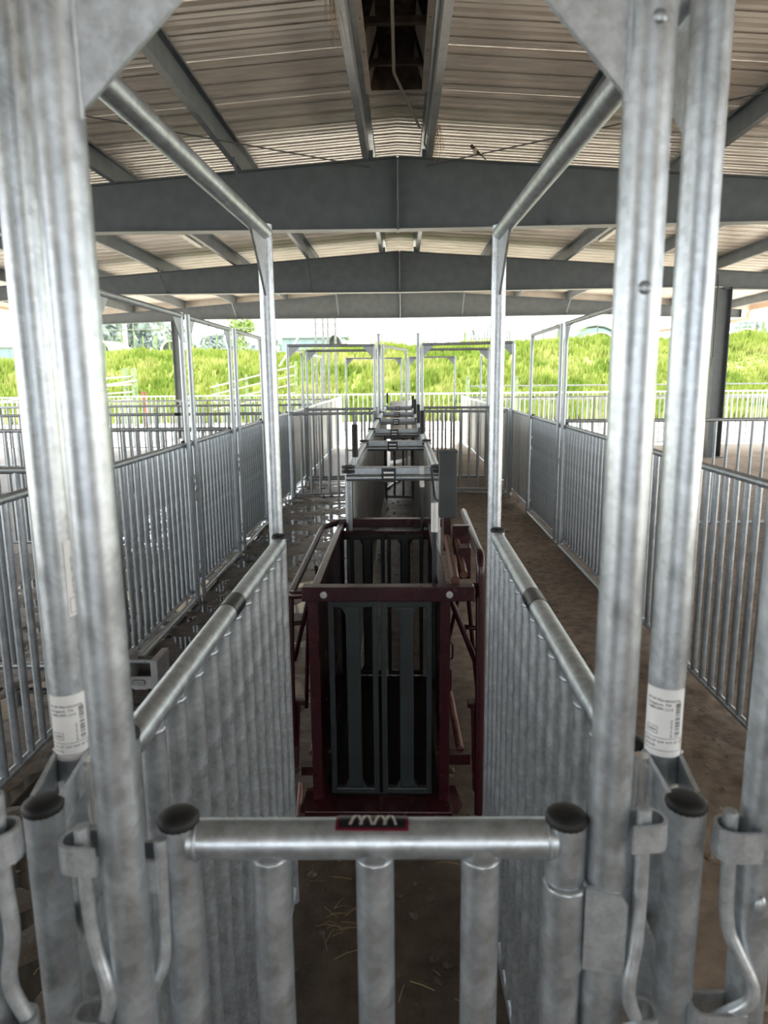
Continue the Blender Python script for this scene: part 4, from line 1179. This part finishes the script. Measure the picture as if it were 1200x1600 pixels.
for _ in range(16):
    x = random.gauss(-0.165, 0.025); y = random.gauss(1.90, 0.035)
    scrap(x, y, gz(x, y) + 0.006, random.uniform(0.03, 0.07), random.gauss(0.2, 0.5), 0.0012)
for _ in range(50):
    x = random.gauss(-1.2, 0.08); y = random.gauss(4.15, 0.15)
    scrap(x, y, gz(x, y) + 0.006, random.uniform(0.04, 0.10), random.random() * PI, 0.002)
tag(link('straw_litter', mesh_from('straw_litter', sv, sf), 'straw'), 'scattered straw scraps lying on the dirt', 'straw', None, 'stuff')
cv = []; cf = []
ico = [(0, 0, 1), (0.894, 0, 0.447), (0.276, 0.851, 0.447), (-0.724, 0.526, 0.447), (-0.724, -0.526, 0.447), (0.276, -0.851, 0.447), (0, 0, -0.3)]
for _ in range(2600):
    lane = random.random()
    x = random.uniform(-1.52, -0.42) if lane < 0.45 else (random.uniform(0.38, 1.55) if lane < 0.75 else random.uniform(-0.3, 0.3))
    y = 1.0 + 9.5 * random.random() ** 1.2
    s = 0.006 + 0.018 * random.random() ** 3; b0 = len(cv); z = gz(x, y)
    for q in ico:
        k = s * random.uniform(0.7, 1.3); cv.append((x + q[0] * k, y + q[1] * k, z + q[2] * k * 0.6))
    cf += [(b0, b0 + 1, b0 + 2), (b0, b0 + 2, b0 + 3), (b0, b0 + 3, b0 + 4), (b0, b0 + 4, b0 + 5), (b0, b0 + 5, b0 + 1)] + [(b0 + 6, b0 + 2, b0 + 1), (b0 + 6, b0 + 3, b0 + 2), (b0 + 6, b0 + 4, b0 + 3), (b0 + 6, b0 + 5, b0 + 4), (b0 + 6, b0 + 1, b0 + 5)]
tag(link('dirt_clods', mesh_from('dirt_clods', cv, cf), 'dirt'), 'small mud clods strewn over the lanes', 'dirt', None, 'stuff')
# straw wisps caught on the purlins
def wisp(lab, x, y, z, n):
    v = []; f = []
    for _ in range(n):
        a = random.random() * 2 * PI; L = random.uniform(0.1, 0.35); px = x + random.gauss(0, 0.02); py = y + random.gauss(0, 0.06)
        ex = px + 0.12 * L * math.cos(a) + 0.02; ey = py + 0.1 * L * math.sin(a); b0 = len(v)
        v += [(px - 0.0015, py, z), (px + 0.0015, py, z), (ex + 0.0012, ey, z - L), (ex - 0.0012, ey, z - L)]
        f.append((b0, b0 + 1, b0 + 2, b0 + 3))
    tag(link('straw_wisp', mesh_from('straw_wisp', v, f), 'straw'), lab, 'straw', None, 'stuff')
wisp('dry grass wisps hanging from the wet-side ridge purlin', -0.42, 5.4, RIDGE + 0.12, 26)
wisp('dry nest straw hanging from the dry-side ridge purlin', 0.42, 8.0, RIDGE + 0.10, 30)

# ================================================================== BEYOND: hilltop and background
def hz(x, y): return hill_z(x, y)
# tall hilltop fence: thin posts and a rail
hf_ = thing('hilltop_fence', 'thin wire fence with tall posts along the crest of the bank', 'fence', (0, 47, 3.5))
for i in range(16):
    x = -25.4 + 3.45 * i
    pipe('fence_post', (x, 47, hz(x, 47) - 0.3), (x, 47, 4.98), 0.042, 'post_green', hf_, 6)
for i in range(15):
    x = -25.4 + 3.45 * i
    pipe('top_wire', (x, 47, 4.97), (x + 3.45, 47, 4.97), 0.034, 'post_green', hf_, 5)
# steel pickets of the older wire fence on the crest
ws = thing('wire_fence', 'old wire fence of wooden pickets on the bank above the wet lane pens', 'fence', (-14, 44, 3.4))
for (x, h) in ((-19.0, 1.0), (-18.1, 0.75), (-17.0, 1.25), (-16.2, 1.15), (-15.7, 0.85), (-14.9, 0.95), (-14.1, 0.85), (-13.4, 0.9), (-12.7, 0.8), (-11.9, 0.85), (-11.2, 0.95), (-10.4, 0.9), (-9.5, 0.8)):
    pipe('picket', (x, 44, hz(x, 44) - 0.2), (x + random.uniform(-0.06, 0.06), 44, hz(x, 44) + h + 0.3), 0.05, 'wood', ws, 6)
for k in range(2):
    pipe('wire', (-19.0, 44, 3.9 + 0.35 * k), (-9.5, 44, 3.85 + 0.35 * k), 0.008, 'post_green', ws, 4)
for x, h, lab in ((9.6, 1.0, 'short wooden post on the crest beside the far huts'), (22.0, 1.05, 'stout wooden post on the crest above the dry lane pens'), (3.9, 0.9, 'wooden post on the crest over the dry lane arch')):
    t = thing('crest_post', lab, 'post', (x, 45, hz(x, 45)))
    pipe('post_tube', (x, 45, hz(x, 45) - 0.3), (x + 0.03, 45, hz(x, 45) + h), 0.09, 'wood', t, 8)
    pipe('post_top', (x + 0.03, 45, hz(x, 45) + h), (x + 0.03, 45, hz(x, 45) + h + 0.04), 0.06, 'wood', t, 8)
# row of metal stakes near the crest
st = thing('gate_rack', 'rack of leaning metal stakes on the crest behind the dry lane', 'rack', (4.9, 45.5, 3.5))
for i in range(15):
    x = 4.35 + i * 0.17
    pipe('stake', (x + (0.12 if i < 4 else 0), 45.5, hz(x, 45.5) - 0.1), (x + random.uniform(-0.08, 0.08) - (0.15 if i < 4 else 0), 45.5, 4.6 + 0.1 * random.random()), 0.045, 'post_green', st, 5)
pipe('rack_rail', (4.3, 45.5, 4.05), (7.0, 45.5, 4.1), 0.03, 'post_green', st, 6)
# buildings
def barn(lab, x0, x1, y0, y1, zb, zw, zrf, wall, roof_m):
    t = thing('barn', lab, 'building', ((x0 + x1) / 2, y0, zb))
    box('wall', x0, x1, y0, y1, zb, zw, wall, t, 0.15)
    plate('gable_roof', [(x0 - 0.3, y0 - 0.3, zw), (x1 + 0.3, y0 - 0.3, zw), (x1 + 0.3, (y0 + y1) / 2, zrf), (x0 - 0.3, (y0 + y1) / 2, zrf)], 0.12, (0, -0.4, 1), roof_m, t)
    plate('gable_roof', [(x0 - 0.3, y1 + 0.3, zw), (x1 + 0.3, y1 + 0.3, zw), (x1 + 0.3, (y0 + y1) / 2, zrf), (x0 - 0.3, (y0 + y1) / 2, zrf)], 0.12, (0, 0.4, 1), roof_m, t)
    n = int((x1 - x0) / 1.5)
    for i in range(n):
        x = x0 + (i + 0.5) * (x1 - x0) / n
        box('cladding_rib', x - 0.04, x + 0.04, y0 - 0.05, y0, zb, zw, wall, t)
    return t
barn('long blue barn on the crest behind the wet lane arch', -12.9, -6.2, 78, 84, 1.5, 6.1, 6.5, 'bluebarn', 'bluebarn')
barn('blue barn with a white roof on the crest at the picture edge', -52, -41.8, 78, 86, 1.0, 5.5, 6.6, 'bluebarn', 'whiteroof')
def hut(lab, x, y, zb, w, h, L, mat, door='hut_dark'):
    t = thing('arched_hut', lab, 'hut', (x, y, zb), 'arched huts on the crest')
    v = []; f = []; n = 12
    for yy in (y, y + L):
        for i in range(n + 1):
            a = PI * i / n; v.append((x - w / 2 * math.cos(a), yy, zb + h * math.sin(a)))
    for i in range(n): f.append((i, i + 1, n + 2 + i, n + 1 + i))
    o = link('shell', mesh_from('shell', v, f, True), mat, t)
    o.modifiers.new('t', 'SOLIDIFY').thickness = 0.08
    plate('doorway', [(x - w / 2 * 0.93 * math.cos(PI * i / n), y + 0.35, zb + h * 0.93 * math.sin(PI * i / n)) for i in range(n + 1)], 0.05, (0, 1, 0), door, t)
    return t
hut('white arched hut with dark doorway on the crest by the pale pole', -25.4, 60, 4.15, 2.2, 0.95, 5, 'whiteroof')
hut('small arched hut with dark doorway on the crest behind a barn column', -18.6, 58, 4.0, 1.6, 0.9, 4, 'whiteroof')
hut('small white arched hut on the crest right of the chute', 15.8, 58, 4.3, 2.2, 0.85, 4, 'whiteroof')
hut('white arched hut on the crest beyond the dry lane column', 27.2, 58, 4.2, 2.2, 1.1, 4, 'whiteroof')
hut('large blue grey arched shed far behind the crest', 26.5, 100, 4.0, 9, 4.6, 12, 'bluebarn', 'bluebarn')
hut('tiny arched hut on the crest by the wet lane cross arch', -4.6, 50, 3.75, 0.95, 0.95, 3, 'hut_dark')
# pole
t = thing('utility_pole', 'tall pale pole standing on the crest above the wet lane pens', 'pole', (-27.5, 72, 3))
pipe('pole_shaft', (-27.5, 72, 2), (-27.5, 72, 9.5), 0.21, 'pole', t, 10)
pipe('pole_cap', (-27.5, 72, 9.5), (-27.5, 72, 9.56), 0.23, 'pole', t, 10)
t = thing('utility_pole', 'thin dark pole standing beside the pale pole', 'pole', (-25.9, 70, 3))
pipe('pole_shaft', (-25.9, 70, 2), (-25.9, 70, 7.4), 0.06, 'post_green', t, 8)
pipe('pole_cap', (-25.9, 70, 7.4), (-25.9, 70, 7.44), 0.07, 'post_green', t, 8)
t = thing('utility_pole', 'thin pole on the crest left of the young tree', 'pole', (-15.9, 60, 3))
pipe('pole_shaft', (-15.9, 60, 3), (-15.9, 60, 9.2), 0.05, 'post_green', t, 8)
pipe('pole_cap', (-15.9, 60, 9.2), (-15.9, 60, 9.24), 0.06, 'post_green', t, 8)
# trees
def tree(name, lab, x, y, zb, h, w, mat, n, leafsz, trunk_h=0.3, group=None, dens=1.0):
    t = thing(name, lab, 'tree', (x, y, zb), group)
    rg = random.Random(int(x * 13 + y))
    bent('trunk', [(x, y, zb - 0.4), (x + 0.02 * w, y, zb + h * 0.35), (x - 0.02 * w, y, zb + h * 0.8)], 0.012 * h + 0.02, 'bark', t, 0.5, 7)
    blobs = []
    for _ in range(7):
        a = rg.random() * 2 * PI; rr = rg.random() ** 0.5 * w * 0.33
        blobs.append((x + rr * math.cos(a), y + rr * math.sin(a), zb + h * (trunk_h + 0.14 + (0.86 - trunk_h - 0.16) * rg.random()), w * (0.2 + 0.15 * rg.random())))
    v = []; f = []
    for _ in range(n):
        b = rg.choice(blobs); d = Vector((rg.gauss(0, 1), rg.gauss(0, 1), rg.gauss(0, 0.8))).normalized() * b[3] * rg.random() ** 0.35
        c = Vector((b[0], b[1], b[2])) + d
        u = Vector((rg.gauss(0, 1), rg.gauss(0, 1), rg.gauss(0, 1))).normalized() * leafsz * rg.uniform(0.6, 1.4)
        q = u.cross(Vector((rg.gauss(0, 1), rg.gauss(0, 1), rg.gauss(0, 1)))).normalized() * leafsz * 0.55
        b0 = len(v); v += [c - u, c + q, c + u, c - q]; f.append((b0, b0 + 1, b0 + 2, b0 + 3))
    link('crown', mesh_from('crown', v, f), mat, t)
    for b in blobs[:4]:
        pipe('branch', (x, y, zb + h * 0.4), (b[0], b[1], b[2]), 0.006 * h, 'bark', t, 5)
    return t
tree('young_tree', 'young leafy tree with airy pale green crown on the crest', -13.1, 60, 3.7, 3.3, 2.7, 'leaf', 900, 0.16, 0.18)
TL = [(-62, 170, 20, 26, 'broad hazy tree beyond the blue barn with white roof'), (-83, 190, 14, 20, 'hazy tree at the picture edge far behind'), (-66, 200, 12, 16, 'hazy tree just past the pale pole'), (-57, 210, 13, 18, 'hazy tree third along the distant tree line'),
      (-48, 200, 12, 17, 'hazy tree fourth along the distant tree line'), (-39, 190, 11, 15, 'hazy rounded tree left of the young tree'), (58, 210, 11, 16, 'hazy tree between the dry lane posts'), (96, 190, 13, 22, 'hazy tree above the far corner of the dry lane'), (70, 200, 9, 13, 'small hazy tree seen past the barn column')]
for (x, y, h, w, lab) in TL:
    tree('distant_tree', lab, x, y, 0.5, h * 0.95, w, 'haze_leaf', 1600, 1.3, 0.05, 'hazy trees far beyond the bank')

# old pipe gate with timber posts at the foot of the bank
og = thing('old_pipe_gate', 'old faded pipe gate slung between timber posts at the bank foot', 'gate', (-12.6, 27.0, 0))
for (x, y, h, m_, r_) in ((-13.3, 27.0, 1.75, 'wood', 0.13), (-10.25, 26.6, 2.15, 'wood', 0.11), (-9.85, 26.4, 2.15, 'wood', 0.11), (-9.45, 26.2, 1.3, 'rust', 0.10)):
    pipe('gate_post', (x, y, 0), (x, y, h), r_, m_, og, 8)
for k in range(4):
    pipe('gate_rail', (-13.0, 26.8, 1.65 - 0.28 * k), (-9.9, 26.3, 1.85 - 0.28 * k), 0.03, 'pinkpipe', og, 6)
pipe('gate_rail', (-15.4, 27.2, 0.95), (-9.7, 26.2, 1.7), 0.035, 'pinkpipe', og, 6)
pipe('gate_stile', (-11.5, 26.5, 0.5), (-11.5, 26.5, 1.75), 0.035, 'rust', og, 6)
# second timber/pipe ramp near the chute end
rp = thing('loading_ramp', 'pale pipe loading ramp with timber posts behind the wet lane gates', 'ramp', (-3.6, 29, 0))
for (x, h) in ((-3.45, 4.35), (-3.15, 4.2), (-2.95, 4.15), (-2.65, 4.25)):
    pipe('ramp_post', (x, 29.5, 0), (x, 29.5, h), 0.05, 'post_green', rp, 8)
for k in range(4):
    pipe('ramp_rail', (-7.6, 28.6, 0.5 + 0.30 * k), (-4.3, 29.0, 1.15 + 0.35 * k), 0.03, 'pinkpipe', rp, 6)
pipe('ramp_rail', (-4.9, 29.0, 2.2), (-3.4, 29.4, 4.4), 0.035, 'pinkpipe', rp, 6)
for (x, h) in ((-7.4, 1.6), (-6.2, 1.9), (-5.0, 2.1), (-4.2, 2.4)):
    pipe('ramp_post', (x, 28.8, 0), (x, 28.8, h), 0.06, 'wood', rp, 8)
# weathered fence line with stout posts at the foot of the bank, dry side
wf = thing('timber_fence', 'low pipe fence with stout pale posts at the bank foot, dry side', 'fence', (12, 27, 0))
for x in (2.5, 4.3, 8.0, 11.5, 14.4):
    pipe('fence_post', (x, 27, 0), (x, 27, 1.72), 0.08, 'wood', wf, 8)
for k in range(2):
    for (a, b) in ((2.5, 4.3), (4.3, 8.0), (8.0, 11.5), (11.5, 14.4)):
        pipe('fence_rail', (a, 27, 1.36 - 0.5 * k), (b, 27, 1.36 - 0.5 * k), 0.03, 'post_green', wf, 6)
